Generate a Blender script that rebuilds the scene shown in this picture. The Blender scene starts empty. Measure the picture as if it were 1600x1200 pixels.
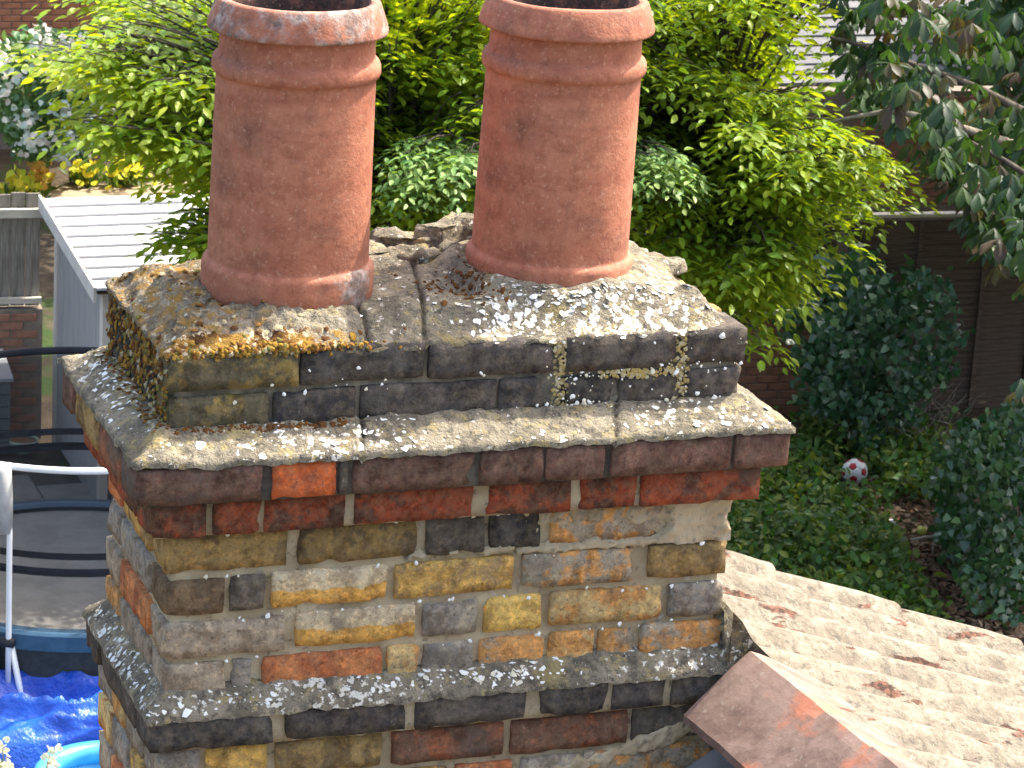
import bpy, math, random
import numpy as np
from mathutils import Vector, Matrix, noise as mn

sc = bpy.context.scene
rnd = random.Random(11)
R = math.radians

# ------------------------------------------------------------------ camera
Z0 = 7.006                                    # height of the reference bed joint above the garden
F_PX, YAW, PIT, ROL = 5000., .3627, .3066, .0591
CAM = np.array([-1.2407, -4.8323, 1.945 + Z0])
Fv = np.array([math.sin(YAW)*math.cos(PIT), math.cos(YAW)*math.cos(PIT), -math.sin(PIT)])
Rv = np.array([math.cos(YAW), -math.sin(YAW), 0.]); Uv = np.cross(Rv, Fv)
R2 = math.cos(ROL)*Rv + math.sin(ROL)*Uv; U2 = -math.sin(ROL)*Rv + math.cos(ROL)*Uv
def ray(px, py): return Fv + (px-800)/F_PX*R2 - (py-600)/F_PX*U2
def atd(px, py, d): return CAM + ray(px, py)*d
def aty(px, py, y): v = ray(px, py); return CAM + v*((y-CAM[1])/v[1])
def atz(px, py, z=0.): v = ray(px, py); return CAM + v*((z-CAM[2])/v[2])
def pr(P):
    d = np.asarray(P, float)-CAM; z = d@Fv
    return 800+F_PX*(d@R2)/z, 600-F_PX*(d@U2)/z
def colx(px, z, y):                            # x on plane y at height z whose image column is px
    x = .5
    for _ in range(6):
        a = pr((x, y, z))[0]; b = pr((x+.01, y, z))[0]
        x += (px-a)/((b-a)/.01)
    return x
cd = bpy.data.cameras.new('camera'); cam = bpy.data.objects.new('camera', cd)
sc.collection.objects.link(cam); sc.camera = cam
cd.sensor_width = 36.; cd.lens = 36.*F_PX/1600.; cd.clip_start = .1; cd.clip_end = 600.
M = Matrix(((R2[0], U2[0], -Fv[0], CAM[0]), (R2[1], U2[1], -Fv[1], CAM[1]), (R2[2], U2[2], -Fv[2], CAM[2]), (0, 0, 0, 1)))
cam.matrix_world = M
cd.dof.use_dof = True; cd.dof.focus_distance = 5.5; cd.dof.aperture_fstop = 40.

# ------------------------------------------------------------------ sky, sun, exposure
SUN_EL, SUN_AZ = R(57), R(17)                  # azimuth measured from +x towards +y
sd = Vector((math.cos(SUN_EL)*math.cos(SUN_AZ), math.cos(SUN_EL)*math.sin(SUN_AZ), math.sin(SUN_EL)))
w = bpy.data.worlds.new('World'); sc.world = w; w.use_nodes = True
nt = w.node_tree; bg = nt.nodes['Background']
sky = nt.nodes.new('ShaderNodeTexSky'); sky.sky_type = 'NISHITA'; sky.sun_disc = False
sky.sun_elevation = SUN_EL; sky.sun_rotation = math.pi/2 - SUN_AZ; sky.air_density = 1.; sky.dust_density = 5.; sky.ozone_density = .2
nt.links.new(sky.outputs[0], bg.inputs[0]); bg.inputs[1].default_value = .15
sl = bpy.data.lights.new('sun', 'SUN'); so = bpy.data.objects.new('sun', sl); sc.collection.objects.link(so)
sl.energy = 2.6; sl.angle = R(.53); sl.color = (1., .95, .86)
so.rotation_euler = sd.to_track_quat('Z', 'Y').to_euler(); so.location = (6, 0, 20)
vs = sc.view_settings; vs.view_transform = 'Standard'; vs.look = 'None'; vs.gamma = 1.; vs.exposure = 1.9; vs.use_curve_mapping = False

# ------------------------------------------------------------------ object helpers
WM = {}
def link(o, parent=None, mat_world=None):
    sc.collection.objects.link(o)
    mw = mat_world or Matrix.Identity(4)
    WM[o] = mw
    if parent is not None:
        o.parent = parent; o.matrix_parent_inverse = WM[parent].inverted()
    o.matrix_basis = mw
    return o
def T(x, y, z): return Matrix.Translation((x, y, z))
def tag(o, label, cat, group=None):
    o['label'] = label; o['category'] = cat
    if group: o['group'] = group
    return o
def thing(name, label, cat, loc, group=None, rz=0.):
    o = bpy.data.objects.new(name, None); o.empty_display_size = .1
    link(o, None, T(*loc) @ Matrix.Rotation(rz, 4, 'Z'))
    return tag(o, label, cat, group)
def mk(name, V, Fc, mat, parent=None, mw=None, smooth=True, kind=None):
    me = bpy.data.meshes.new(name); me.from_pydata([tuple(v) for v in V], [], Fc)
    if smooth: me.polygons.foreach_set('use_smooth', [True]*len(me.polygons))
    if mat: me.materials.append(mat)
    o = bpy.data.objects.new(name, me); link(o, parent, mw)
    if kind: o['kind'] = kind
    return o
def inst(name, me, parent=None, mw=None):
    o = bpy.data.objects.new(name, me); return link(o, parent, mw)
def fattr(o, name, vals):
    a = o.data.attributes.new(name, 'FLOAT', 'POINT'); a.data.foreach_set('value', np.asarray(vals, np.float32))
def cattr(o, name, cols):
    a = o.data.attributes.new(name, 'FLOAT_COLOR', 'POINT')
    c = np.ones((len(cols), 4), np.float32); c[:, :3] = cols; a.data.foreach_set('color', c.ravel())
def box(x0, x1, y0, y1, z0, z1):
    V = [(x, y, z) for z in (z0, z1) for y in (y0, y1) for x in (x0, x1)]
    return V, [(0, 2, 3, 1), (4, 5, 7, 6), (0, 1, 5, 4), (2, 6, 7, 3), (0, 4, 6, 2), (1, 3, 7, 5)]
def rbox(sx, sy, sz, b):                       # chamfered box, 44 triangles
    V = []; Fc = []; idx = {}
    hx, hy, hz = sx/2, sy/2, sz/2
    for ix in (-1, 1):
        for iy in (-1, 1):
            for iz in (-1, 1):
                for a, p in enumerate(((hx, hy-b, hz-b), (hx-b, hy, hz-b), (hx-b, hy-b, hz))):
                    idx[ix, iy, iz, a] = len(V); V.append((ix*p[0], iy*p[1], iz*p[2]))
    q = lambda *k: Fc.append(tuple(idx[i] for i in k))
    for s in (-1, 1):
        q((s, -1, -1, 0), (s, 1, -1, 0), (s, 1, 1, 0), (s, -1, 1, 0))
        q((-1, s, -1, 1), (1, s, -1, 1), (1, s, 1, 1), (-1, s, 1, 1))
        q((-1, -1, s, 2), (1, -1, s, 2), (1, 1, s, 2), (-1, 1, s, 2))
        for t in (-1, 1):
            q((s, t, -1, 0), (s, t, 1, 0), (s, t, 1, 1), (s, t, -1, 1))
            q((s, -1, t, 0), (s, 1, t, 0), (s, 1, t, 2), (s, -1, t, 2))
            q((-1, s, t, 1), (1, s, t, 1), (1, s, t, 2), (-1, s, t, 2))
            for u in (-1, 1): q((s, t, u, 0), (s, t, u, 1), (s, t, u, 2))
    return V, Fc
def fix_normals(o):
    import bmesh
    bm = bmesh.new(); bm.from_mesh(o.data); bmesh.ops.recalc_face_normals(bm, faces=bm.faces); bm.to_mesh(o.data); bm.free()
    return o
def tube(pts, rad, n=8, closed=False, cap=True):
    pts = [Vector(p) for p in pts]; m = len(pts)
    rads = rad if hasattr(rad, '__len__') else [rad]*m
    V = []; Fc = []; up = Vector((0, 0, 1)); prevN = None
    for i, p in enumerate(pts):
        if closed: t = pts[(i+1) % m]-pts[i-1]
        else: t = pts[min(i+1, m-1)]-pts[max(i-1, 0)]
        t.normalize()
        a = prevN if prevN is not None else (up if abs(t.z) < .9 else Vector((1, 0, 0)))
        nrm = (a - t*a.dot(t)).normalized(); prevN = nrm; b = t.cross(nrm)
        for k in range(n):
            an = 2*math.pi*k/n; V.append(p + (nrm*math.cos(an)+b*math.sin(an))*rads[i])
    for i in range(m if closed else m-1):
        j = (i+1) % m
        for k in range(n): Fc.append((i*n+k, i*n+(k+1) % n, j*n+(k+1) % n, j*n+k))
    if cap and not closed: Fc.append(tuple(range(n))[::-1]); Fc.append(tuple((m-1)*n+k for k in range(n)))
    return V, Fc
def join(parts):
    V = []; Fc = []
    for v, f in parts:
        o = len(V); V += [tuple(a) for a in v]; Fc += [tuple(i+o for i in g) for g in f]
    return V, Fc
def fbm(x, y, z, oct=4): return mn.fractal((x, y, z), 1., 2., oct)
def sm(a, b, x):
    t = min(1, max(0, (x-a)/(b-a))); return t*t*(3-2*t)

# ------------------------------------------------------------------ material helpers
class NM:
    def __init__(s, name, rough=.9, spec=.2):
        s.m = bpy.data.materials.new(name); s.m.use_nodes = True; s.t = s.m.node_tree
        s.b = s.t.nodes['Principled BSDF']; s.b.inputs['Roughness'].default_value = rough
        s.b.inputs['Specular IOR Level'].default_value = spec
    def n(s, typ, **k):
        d = s.t.nodes.new(typ)
        for a, v in k.items(): setattr(d, a, v)
        return d
    def put(s, sock, v):
        if hasattr(v, 'is_output'): s.t.links.new(v, sock)
        elif isinstance(v, (tuple, list)): sock.default_value = (*v[:3], 1.) if len(sock.default_value) == 4 else v
        else: sock.default_value = v
    def pos(s): return s.n('ShaderNodeNewGeometry').outputs['Position']
    def obj(s): return s.n('ShaderNodeTexCoord').outputs['Object']
    def noise(s, scale, detail=4, rough=.6, vec=None, dist=0., out=0):
        d = s.n('ShaderNodeTexNoise'); d.inputs['Scale'].default_value = scale; d.inputs['Detail'].default_value = detail
        d.inputs['Roughness'].default_value = rough; d.inputs['Distortion'].default_value = dist
        s.t.links.new(vec if vec is not None else s.pos(), d.inputs['Vector']); return d.outputs[out]
    def voro(s, scale, vec=None, feat='F1', out='Distance'):
        d = s.n('ShaderNodeTexVoronoi', feature=feat); d.inputs['Scale'].default_value = scale
        s.t.links.new(vec if vec is not None else s.pos(), d.inputs['Vector']); return d.outputs[out]
    def ramp(s, f, a, b, va=0., vb=1.):
        d = s.n('ShaderNodeMapRange', interpolation_type='SMOOTHSTEP'); s.put(d.inputs[0], f)
        for i, v in ((1, a), (2, b), (3, va), (4, vb)): s.put(d.inputs[i], v)
        return d.outputs[0]
    def mix(s, f, a, b, mode='MIX'):
        d = s.n('ShaderNodeMix', data_type='RGBA', blend_type=mode)
        s.put(d.inputs[0], f); s.put(d.inputs[6], a); s.put(d.inputs[7], b); return d.outputs[2]
    def math(s, op, a, b=0.):
        d = s.n('ShaderNodeMath', operation=op); s.put(d.inputs[0], a); s.put(d.inputs[1], b); return d.outputs[0]
    def attr(s, name, typ='GEOMETRY', out='Color'):
        d = s.n('ShaderNodeAttribute', attribute_type=typ, attribute_name=name); return d.outputs[out]
    def mapv(s, vec, scale):
        d = s.n('ShaderNodeMapping'); s.t.links.new(vec, d.inputs[0]); d.inputs['Scale'].default_value = scale; return d.outputs[0]
    def col(s, c): s.put(s.b.inputs['Base Color'], c)
    def bump(s, h, strength=.5, dist=.01):
        d = s.n('ShaderNodeBump'); d.inputs['Strength'].default_value = strength; d.inputs['Distance'].default_value = dist
        s.put(d.inputs['Height'], h); s.t.links.new(d.outputs[0], s.b.inputs['Normal'])

def mat_brick():
    m = NM('weathered_brick', .92, .15); o = m.obj(); p = m.pos()
    c1 = m.n('ShaderNodeObjectInfo').outputs['Color']; c2 = m.attr('col2', 'OBJECT')
    amt = m.attr('amount', 'OBJECT', 'Fac'); grad = m.attr('lower_edge', 'OBJECT', 'Fac')
    z = m.n('ShaderNodeSeparateXYZ'); m.t.links.new(o, z.inputs[0])
    n1 = m.noise(16, 4, .65, p)
    g = m.math('ADD', m.math('MULTIPLY', z.outputs[2], -26.), m.noise(22, 3, .6, p))
    base = m.math('ADD', m.math('MULTIPLY', n1, m.math('SUBTRACT', 1., grad)), m.math('MULTIPLY', g, grad))
    thr = m.math('SUBTRACT', .78, m.math('MULTIPLY', amt, .55))
    f = m.ramp(base, m.math('SUBTRACT', thr, .05), m.math('ADD', thr, .05))
    c = m.mix(f, c1, c2)
    c = m.mix(m.ramp(m.noise(24, 5, .78, p), .44, .62, .0, .78), c, m.mix(1., c, (.44, .38, .34), 'MULTIPLY'))
    c = m.mix(m.ramp(m.noise(62, 4, .75, p), .50, .62, .0, .6), c, m.mix(1., c, (1.75, 1.6, 1.4), 'MULTIPLY'))
    c = m.mix(m.ramp(m.noise(55, 5, .7, p), .35, .7, .0, .8), c, m.mix(.3, c, (.32, .25, .16)))
    c = m.mix(m.ramp(m.noise(120, 3, .6, p), .58, .72, 0, .6), c, (.055, .045, .035))
    c = m.mix(m.ramp(m.noise(7, 4, .6, p), .56, .72, 0, .65), c, (.10, .09, .075))
    c = m.mix(m.ramp(m.noise(38, 4, .7, p), .66, .74, 0, .6), c, m.mix(.5, c, (.46, .39, .27)))
    m.col(c)
    m.bump(m.math('ADD', m.noise(90, 5, .7, p), m.math('MULTIPLY', m.noise(30, 3, .6, p), 1.2)), .7, .006)
    return m.m
def mat_cement():
    m = NM('lichened_cement', .95, .1); p = m.pos()
    c = m.mix(m.ramp(m.noise(14, 5, .65), .35, .66), (.155, .135, .098), (.29, .25, .18))
    c = m.mix(m.ramp(m.noise(42, 5, .7), .48, .64, 0, .75), c, (.085, .075, .058))
    c = m.mix(m.ramp(m.noise(27, 4, .7), .54, .66, 0, .7), c, (.40, .34, .22))
    c = m.mix(m.ramp(m.noise(9, 4, .65), .56, .7, 0, .6), c, (.36, .28, .10))
    c = m.mix(m.ramp(m.noise(150, 3, .6), .6, .7, 0, .7), c, (.04, .037, .03))
    li = m.attr('lich', out='Fac')
    c = m.mix(m.ramp(m.noise(33, 4, .7, m.mapv(p, (1.1, 1.1, 1.1))), .57, .63, 0, .75), c, (.34, .27, .13))
    c = m.mix(m.ramp(m.noise(66, 4, .7), .58, .64, 0, .8), c, (.085, .075, .06))
    c = m.mix(m.ramp(m.math('ADD', m.noise(58, 4, .62), m.math('MULTIPLY', li, .10)), .665, .70), c, (.66, .63, .54))
    ms = m.attr('moss', out='Fac')
    mc = m.mix(m.ramp(m.noise(30, 4, .7), .42, .58), (.10, .045, .018), (.31, .175, .042))
    mc = m.mix(m.ramp(m.noise(47, 4, .7), .54, .62), mc, (.58, .48, .32)); mc = m.mix(m.ramp(m.noise(24, 4, .7, m.mapv(m.pos(), (1, 1, 1.3))), .56, .66), mc, (.20, .17, .12))
    c = m.mix(m.ramp(m.math('ADD', ms, m.math('MULTIPLY', m.noise(30, 4, .7), .7)), .72, .95), c, mc)
    dk = m.attr('crack', out='Fac'); c = m.mix(dk, c, (.05, .04, .03))
    m.col(c)
    m.bump(m.math('ADD', m.noise(70, 6, .75), m.noise(200, 3, .6)), .9, .007)
    return m.m
def mat_mortar():
    m = NM('lime_mortar', .96, .1)
    c = m.mix(m.ramp(m.noise(11, 4, .6), .35, .65), (.34, .265, .16), (.49, .40, .26))
    c = m.mix(m.ramp(m.noise(60, 4, .7), .55, .7, 0, .8), c, (.12, .10, .075))
    c = m.mix(m.ramp(m.noise(30, 4, .7), .6, .72, 0, .7), c, (.52, .48, .38))
    m.col(c); m.bump(m.noise(110, 5, .75), .8, .005); return m.m
def mat_vcol(name, rough=.9, bump=0., scale=150, spec=.2):
    m = NM(name, rough, spec); a = m.attr('tint')
    m.col(m.mix(m.ramp(m.noise(scale, 3, .6), .35, .7, 0, .35), a, m.mix(.5, a, (.02, .02, .015))))
    if bump: m.bump(m.noise(scale, 4, .7), bump, .004)
    return m.m
def mat_terracotta():
    m = NM('terracotta_pot', .78, .25); p = m.pos(); o = m.obj()
    st = m.mapv(o, (6, 6, 22))
    c = m.mix(m.ramp(m.noise(1., 4, .6, st), .35, .68), (.36, .128, .072), (.46, .185, .105))
    c = m.mix(m.ramp(m.noise(7, 5, .65, o), .48, .72, 0, .7), c, (.17, .085, .06)); c = m.mix(m.ramp(m.noise(3.5, 5, .7, m.mapv(o, (9, 9, 1.6))), .55, .75, 0, .4), c, (.20, .10, .07))
    c = m.mix(m.ramp(m.noise(85, 5, .7, o), .55, .75, 0, .35), c, (.6, .33, .2))
    c = m.mix(m.ramp(m.noise(190, 3, .6, o), .63, .72, 0, .55), c, (.12, .06, .045))
    z = m.n('ShaderNodeSeparateXYZ'); m.t.links.new(o, z.inputs[0]); z = z.outputs[2]
    # weathered grey crust on the rim and the foot: attribute set per vertex
    cr = m.attr('crust', out='Fac')
    k = m.ramp(m.math('ADD', cr, m.math('MULTIPLY', m.noise(24, 5, .7, o), .9)), .86, 1.08)
    cc = m.mix(m.ramp(m.noise(40, 4, .7, o), .4, .62), (.17, .12, .10), (.42, .34, .29))
    c = m.mix(k, c, cc)
    c = m.mix(m.attr('soot', out='Fac'), c, m.mix(m.ramp(m.noise(14, 4, .7, o), .4, .65), (.05, .035, .03), (.24, .10, .06)))
    m.col(c); c2 = m.mix(m.ramp(m.noise(38, 6, .75, o), .42, .66, 0, .55), c, m.mix(1., c, (.55, .48, .46), 'MULTIPLY')); c2 = m.mix(m.ramp(m.noise(120, 4, .7, o), .56, .7, 0, .4), c2, (.62, .38, .26)); m.col(c2)
    m.bump(m.math('ADD', m.noise(130, 4, .7, o), m.noise(12, 2, .5, o)), .4, .004); return m.m
def mat_simple(name, c, c2=None, scale=8, rough=.8, spec=.3, bump=0., stretch=None, bscale=None):
    m = NM(name, rough, spec); v = m.obj()
    if stretch: v = m.mapv(v, stretch)
    if c2: m.col(m.mix(m.ramp(m.noise(scale, 4, .65, v), .35, .65), c, c2))
    else: m.col(c)
    if bump: m.bump(m.noise(bscale or scale*3, 4, .7, v), bump, .01)
    return m.m
def mat_leaf(name, rough=.5, spec=.4, trans=.45, tcol=(1.5, 1.5, .4)):
    m = NM(name, rough, spec); a = m.attr('tint'); m.col(a)
    tr = m.n('ShaderNodeBsdfTranslucent'); m.t.links.new(m.mix(1., a, tcol, 'MULTIPLY'), tr.inputs[0])
    mx = m.n('ShaderNodeMixShader'); mx.inputs[0].default_value = trans
    out = m.t.nodes['Material Output']
    m.t.links.new(m.b.outputs[0], mx.inputs[1]); m.t.links.new(tr.outputs[0], mx.inputs[2]); m.t.links.new(mx.outputs[0], out.inputs[0])
    return m.m
BRICK, CEMENT, MORTAR, TERRA = mat_brick(), mat_cement(), mat_mortar(), mat_terracotta()
CRUST = mat_vcol('lichen_crust', .95, .5, 160, .1); MOSS = mat_vcol('moss_cushion', 1., .9, 220, .05)
def mat_tile():
    m = NM('lichened_roof_tile', .95, .1); p = m.pos(); o = m.obj()
    c = m.mix(m.ramp(m.noise(20, 5, .7, p), .36, .64), (.165, .14, .105), (.265, .23, .175))
    c = m.mix(m.ramp(m.noise(48, 5, .7, p), .50, .66, 0, .8), c, (.11, .10, .08))
    c = m.mix(m.ramp(m.noise(75, 4, .7, p), .6, .68, 0, .8), c, (.36, .325, .245))
    st = m.mapv(p, (3.6, 15, 15)); pan = m.math('MULTIPLY', m.attr('pan', out='Fac'), .17)
    c = m.mix(m.ramp(m.math('ADD', m.noise(1.15, 5, .62, st), pan), .612, .65), c, m.mix(m.ramp(m.noise(60, 3, .6, p), .4, .6), (.06, .04, .03), (.17, .085, .06)))
    m.col(c); m.bump(m.math('ADD', m.noise(80, 5, .75, p), m.noise(28, 3, .6, p)), .8, .007); return m.m
TILE = mat_tile()
def mat_ridge():
    m = NM('brown_ridge_tile', .8, .25); p = m.pos()
    c = m.mix(m.ramp(m.noise(13, 5, .65), .35, .65), (.15, .095, .075), (.25, .17, .135))
    c = m.mix(m.ramp(m.noise(6, 5, .6), .55, .66, 0, .85), c, (.40, .15, .085))
    c = m.mix(m.ramp(m.noise(60, 5, .7), .58, .7, 0, .6), c, (.30, .26, .21))
    m.col(c); m.bump(m.noise(60, 5, .7), .4, .004); return m.m
RIDGE = mat_ridge()

# ------------------------------------------------------------------ ground and setting
def struct(o): o['kind'] = 'structure'; return o
def mat_ground():
    m = NM('garden_soil', .97, .1); p = m.pos()
    c = m.mix(m.ramp(m.noise(1.3, 6, .65), .35, .65), (.055, .04, .028), (.11, .085, .055))
    c = m.mix(m.ramp(m.noise(.5, 5, .65), .5, .6), c, (.045, .075, .022))
    c = m.mix(m.ramp(m.noise(18, 4, .7), .6, .7, 0, .6), c, (.17, .12, .075))
    m.col(c); m.bump(m.noise(9, 6, .75), 1., .06); return m.m
n = 60; V = []; Fc = []
xs = np.concatenate([np.linspace(-200, -12, 10), np.linspace(-10, 25, 50), np.linspace(30, 220, 12)])
ys = np.concatenate([np.linspace(-120, -6, 8), np.linspace(-4, 50, 60), np.linspace(60, 380, 12)])
for y in ys:
    for x in xs: V.append((x, y, .05*fbm(x*.6, y*.6, 0) if (5 < x < 14 and 12 < y < 20) else 0.))
nx = len(xs)
for j in range(len(ys)-1):
    for i in range(nx-1): Fc.append((j*nx+i, j*nx+i+1, (j+1)*nx+i+1, (j+1)*nx+i))
struct(mk('ground', V, Fc, mat_ground()))
SLAB = mat_simple('patio_slab', (.24, .225, .20), (.33, .31, .275), 5, .9, .2, .4)
patio = struct(mk('patio', *box(-1.5, 4.2, 12.2, 20.0, -.1, .03), mat_simple('patio_bed', (.12, .11, .09), (.16, .15, .12), 12, .95)))
sv, sf = rbox(.59, .59, .04, .006); slab_me = None
for i in range(6):
    for j in range(9):
        x, y = 1.2+i*.6, 15.3+j*.6 - .3*(i % 2)
        if y > 19.7: continue
        if slab_me is None: o = fix_normals(mk('paving_slab', sv, sf, SLAB, patio, T(x, y, .042), smooth=False)); slab_me = o.data
        else: inst('paving_slab', slab_me, patio, T(x, y, .042+rnd.uniform(-.004, .004)) @ Matrix.Rotation(rnd.uniform(-.01, .01), 4, 'Z'))
path = struct(mk('path', *box(-6, 9, 28.6, 29.3, -.1, .02), mat_simple('gravel_path', (.26, .20, .13), (.34, .27, .18), 20, .95)))

# ------------------------------------------------------------------ chimney stack
W, D = 1.018, .435
stack = thing('chimney_stack', 'weathered yellow and red brick chimney stack with corbelled cap and mossy cement top', 'chimney', (W/2, D/2, Z0-.8))
def rough_brick(sx, sy, sz, seed, r=.006, amp=.0022, seg=.022):
    ns = [max(2, int(round(s/seg))) for s in (sx, sy, sz)]
    ns = [min(a, 10) for a in ns]
    h = np.array([sx, sy, sz])/2; key = {}; V = []; Fc = []
    def vid(i, j, k):
        t = (i, j, k)
        if t not in key:
            # grid lines crowd towards the arrises
            u = [-1+2*a/b for a, b in zip(t, ns)]
            u = [math.copysign(abs(v)**.8, v) for v in u]
            p = np.array([u[0]*h[0], u[1]*h[1], u[2]*h[2]])
            q = np.clip(p, -(h-r), h-r); d = p-q; L = np.linalg.norm(d)
            edge = sum(abs(v) > .999 for v in u)
            if L > 1e-9: p = q + d/L*r
            nrm = p/h; nrm = nrm*(np.abs(nrm) > .93); L = np.linalg.norm(nrm); nrm = nrm/L if L else nrm
            a = fbm(p[0]*30+seed*3.1, p[1]*30, p[2]*30+seed, 3)*amp*(1.8 if edge > 1 else 1.)
            b = fbm(p[0]*13+seed, p[1]*13+seed*1.7, p[2]*13, 2)*amp*1.4
            if edge > 1: a -= max(0, mn.noise((p[0]*22+seed*5, p[1]*22, p[2]*22+seed*2))-.2)*.022
            key[t] = len(V); V.append(tuple(p+nrm*(a+b)))
        return key[t]
    nx, ny, nz = ns
    for i in range(nx):
        for j in range(ny):
            Fc.append((vid(i, j, 0), vid(i, j+1, 0), vid(i+1, j+1, 0), vid(i+1, j, 0)))
            Fc.append((vid(i, j, nz), vid(i+1, j, nz), vid(i+1, j+1, nz), vid(i, j+1, nz)))
    for i in range(nx):
        for k in range(nz):
            Fc.append((vid(i, 0, k), vid(i+1, 0, k), vid(i+1, 0, k+1), vid(i, 0, k+1)))
            Fc.append((vid(i, ny, k), vid(i, ny, k+1), vid(i+1, ny, k+1), vid(i+1, ny, k)))
    for j in range(ny):
        for k in range(nz):
            Fc.append((vid(0, j, k), vid(0, j, k+1), vid(0, j+1, k+1), vid(0, j+1, k)))
            Fc.append((vid(nx, j, k), vid(nx, j+1, k), vid(nx, j+1, k+1), vid(nx, j, k+1)))
    return V, Fc
# brick palette: (main, second, amount of second, second gathered along the lower edge)
PAL = dict(
 yel=((.56, .45, .28), (.64, .35, .08), .5, 1.), ybr=((.31, .205, .085), (.52, .32, .085), .55, 0.), ory=((.52, .26, .08), (.56, .40, .17), .5, 0.),
 gol=((.60, .39, .10), (.56, .15, .045), .30, 0.), orp=((.29, .245, .175), (.53, .26, .08), .56, 0.), red=((.42, .13, .05), (.56, .21, .075), .5, 0.),
 tau=((.34, .275, .195), (.27, .22, .16), .4, 0.), gry=((.235, .21, .175), (.30, .26, .195), .4, 0.), brn=((.135, .09, .052), (.21, .14, .075), .4, 0.),
 olv=((.18, .12, .05), (.33, .22, .08), .55, 0.), dol=((.12, .09, .048), (.25, .165, .06), .5, 0.), dgr=((.085, .075, .062), (.15, .13, .105), .4, 0.), blk=((.040, .038, .038), (.078, .072, .066), .4, 0.),
 bbl=((.054, .048, .047), (.095, .082, .072), .4, 0.), pur=((.105, .053, .040), (.15, .08, .06), .45, 0.), fla=((.56, .125, .035), (.34, .085, .035), .3, 0.),
 cor=((.25, .056, .024), (.095, .038, .025), .48, 0.), brd=((.24, .085, .042), (.14, .07, .045), .5, 0.), wht=((.46, .42, .36), (.30, .25, .19), .5, 0.), mos=((.08, .07, .042), (.20, .145, .045), .5, 0.))
bseed = [0]
def brick(x0, x1, y0, y1, z0, z1, pal, jit=1., r=.0035, amp=.0016):
    bseed[0] += 1; s = bseed[0]; q = random.Random(s*7+1)
    c1, c2, am, gr = PAL[pal]
    V, Fc = rough_brick(x1-x0, y1-y0, z1-z0, s*1.37, r, amp)
    mw = T((x0+x1)/2+q.uniform(-.0015, .0015)*jit, (y0+y1)/2+q.uniform(-.003, .003)*jit, Z0+(z0+z1)/2+q.uniform(-.0015, .0015)*jit) @ Matrix.Rotation(q.uniform(-.008, .008)*jit, 4, 'Y') @ Matrix.Rotation(q.uniform(-.010, .010)*jit, 4, 'Z')
    o = mk('brick', V, Fc, BRICK, stack, mw)
    k = q.uniform(.85, 1.15); o.color = (c1[0]*k, c1[1]*k, c1[2]*k, 1.)
    o['col2'] = [float(v*k) for v in c2]; o['amount'] = am + q.uniform(-.08, .08); o['lower_edge'] = gr
    return o
TH = .1025
def course(spans, z0, z1, p, side, back, zpx=None, jit=1., splits=(0,), r=.0035, amp=.0016):
    """spans: front bricks as (left px, right px, palette); p: how far the course projects; side and back: palettes to draw from."""
    zc = Z0+(z0+z1)/2; q = random.Random(int(1000*(z0+5)))
    n = len(spans)
    for i, (a, b, pal) in enumerate(spans):
        xa = -p if i == 0 else colx(a, zc, -p); xb = W+p if i == n-1 else colx(b, zc, -p)
        brick(xa, xb, -p, -p+TH, z0, z1, pal, jit, r, amp)
    yb = D+p
    x = -p
    while x < W+p-.05:                                   # rear leaf
        xe = min(x+.215, W+p)
        if W+p-xe < .08: xe = W+p
        brick(x, xe, yb-TH, yb, z0, z1, q.choice(back), jit, r, amp); x = xe+.010
    ya, yc = -p+TH+.010, yb-TH-.010
    for xl in (-p, W+p-TH):
        cuts = [ya, yc] if q.random() < .6 else [ya, (ya+yc)/2+q.uniform(-.03, .03), yc]
        for k in range(len(cuts)-1):
            brick(xl, xl+TH, cuts[k]+(.005 if k else 0), cuts[k+1]-(.005 if k < len(cuts)-2 else 0), z0, z1, q.choice(side), jit, r, amp)
SIDE = ['red', 'ory', 'red', 'orp', 'tau', 'brd', 'ybr', 'gry']
rows = [
 (.008, .075, 0, [(262, 452, 'olv'), (465, 650, 'dol'), (665, 757, 'dgr'), (765, 845, 'blk'), (862, 1036, 'orp'), (1050, 1140, 'wht')]),
 (-.069, -.006, 0, [(262, 351, 'brn'), (361, 416, 'dgr'), (426, 606, 'yel'), (619, 804, 'ybr'), (815, 992, 'orp'), (1013, 1135, 'olv')]),
 (-.144, -.081, 0, [(262, 446, 'tau'), (463, 649, 'yel'), (661, 749, 'gry'), (757, 846, 'gol'), (859, 1033, 'ory'), (1046, 1130, 'gry')]),
 (-.219, -.156, 0, [(262, 351, 'tau'), (361, 393, 'gry'), (409, 596, 'red'), (607, 655, 'ory'), (662, 741, 'gry'), (749, 851, 'orp'), (856, 928, 'ory'), (935, 990, 'orp'), (1000, 1110, 'orp')]),
]
for z0, z1, p, sp in rows: course(sp, z0, z1, p, SIDE, SIDE)
course([(236, 428, 'blk'), (446, 636, 'bbl'), (650, 822, 'bbl'), (845, 950, 'blk'), (958, 1040, 'bbl'), (1051, 1140, 'blk')], -.302, -.240, .0285, ['blk', 'bbl'], ['blk', 'bbl'])
low = [[(240, 312, 'gry'), (322, 420, 'ybr'), (430, 598, 'olv'), (612, 786, 'brd'), (798, 980, 'brd'), (988, 1100, 'dgr')],
       [(240, 420, 'ory'), (432, 520, 'dgr'), (530, 700, 'ybr'), (712, 800, 'red'), (812, 900, 'gry'), (910, 1100, 'orp')]]
for k in range(7): course(low[k % 2], -.375-.075*k, -.312-.075*k, .008, SIDE, SIDE)
course([(233, 325, 'cor'), (335, 411, 'cor'), (414, 540, 'cor'), (554, 741, 'cor'), (760, 893, 'cor'), (905, 994, 'cor'), (1003, 1187, 'cor')], .084, .149, .0365, ['cor', 'red', 'brd'], ['cor'], r=.004, amp=.0012)
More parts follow.
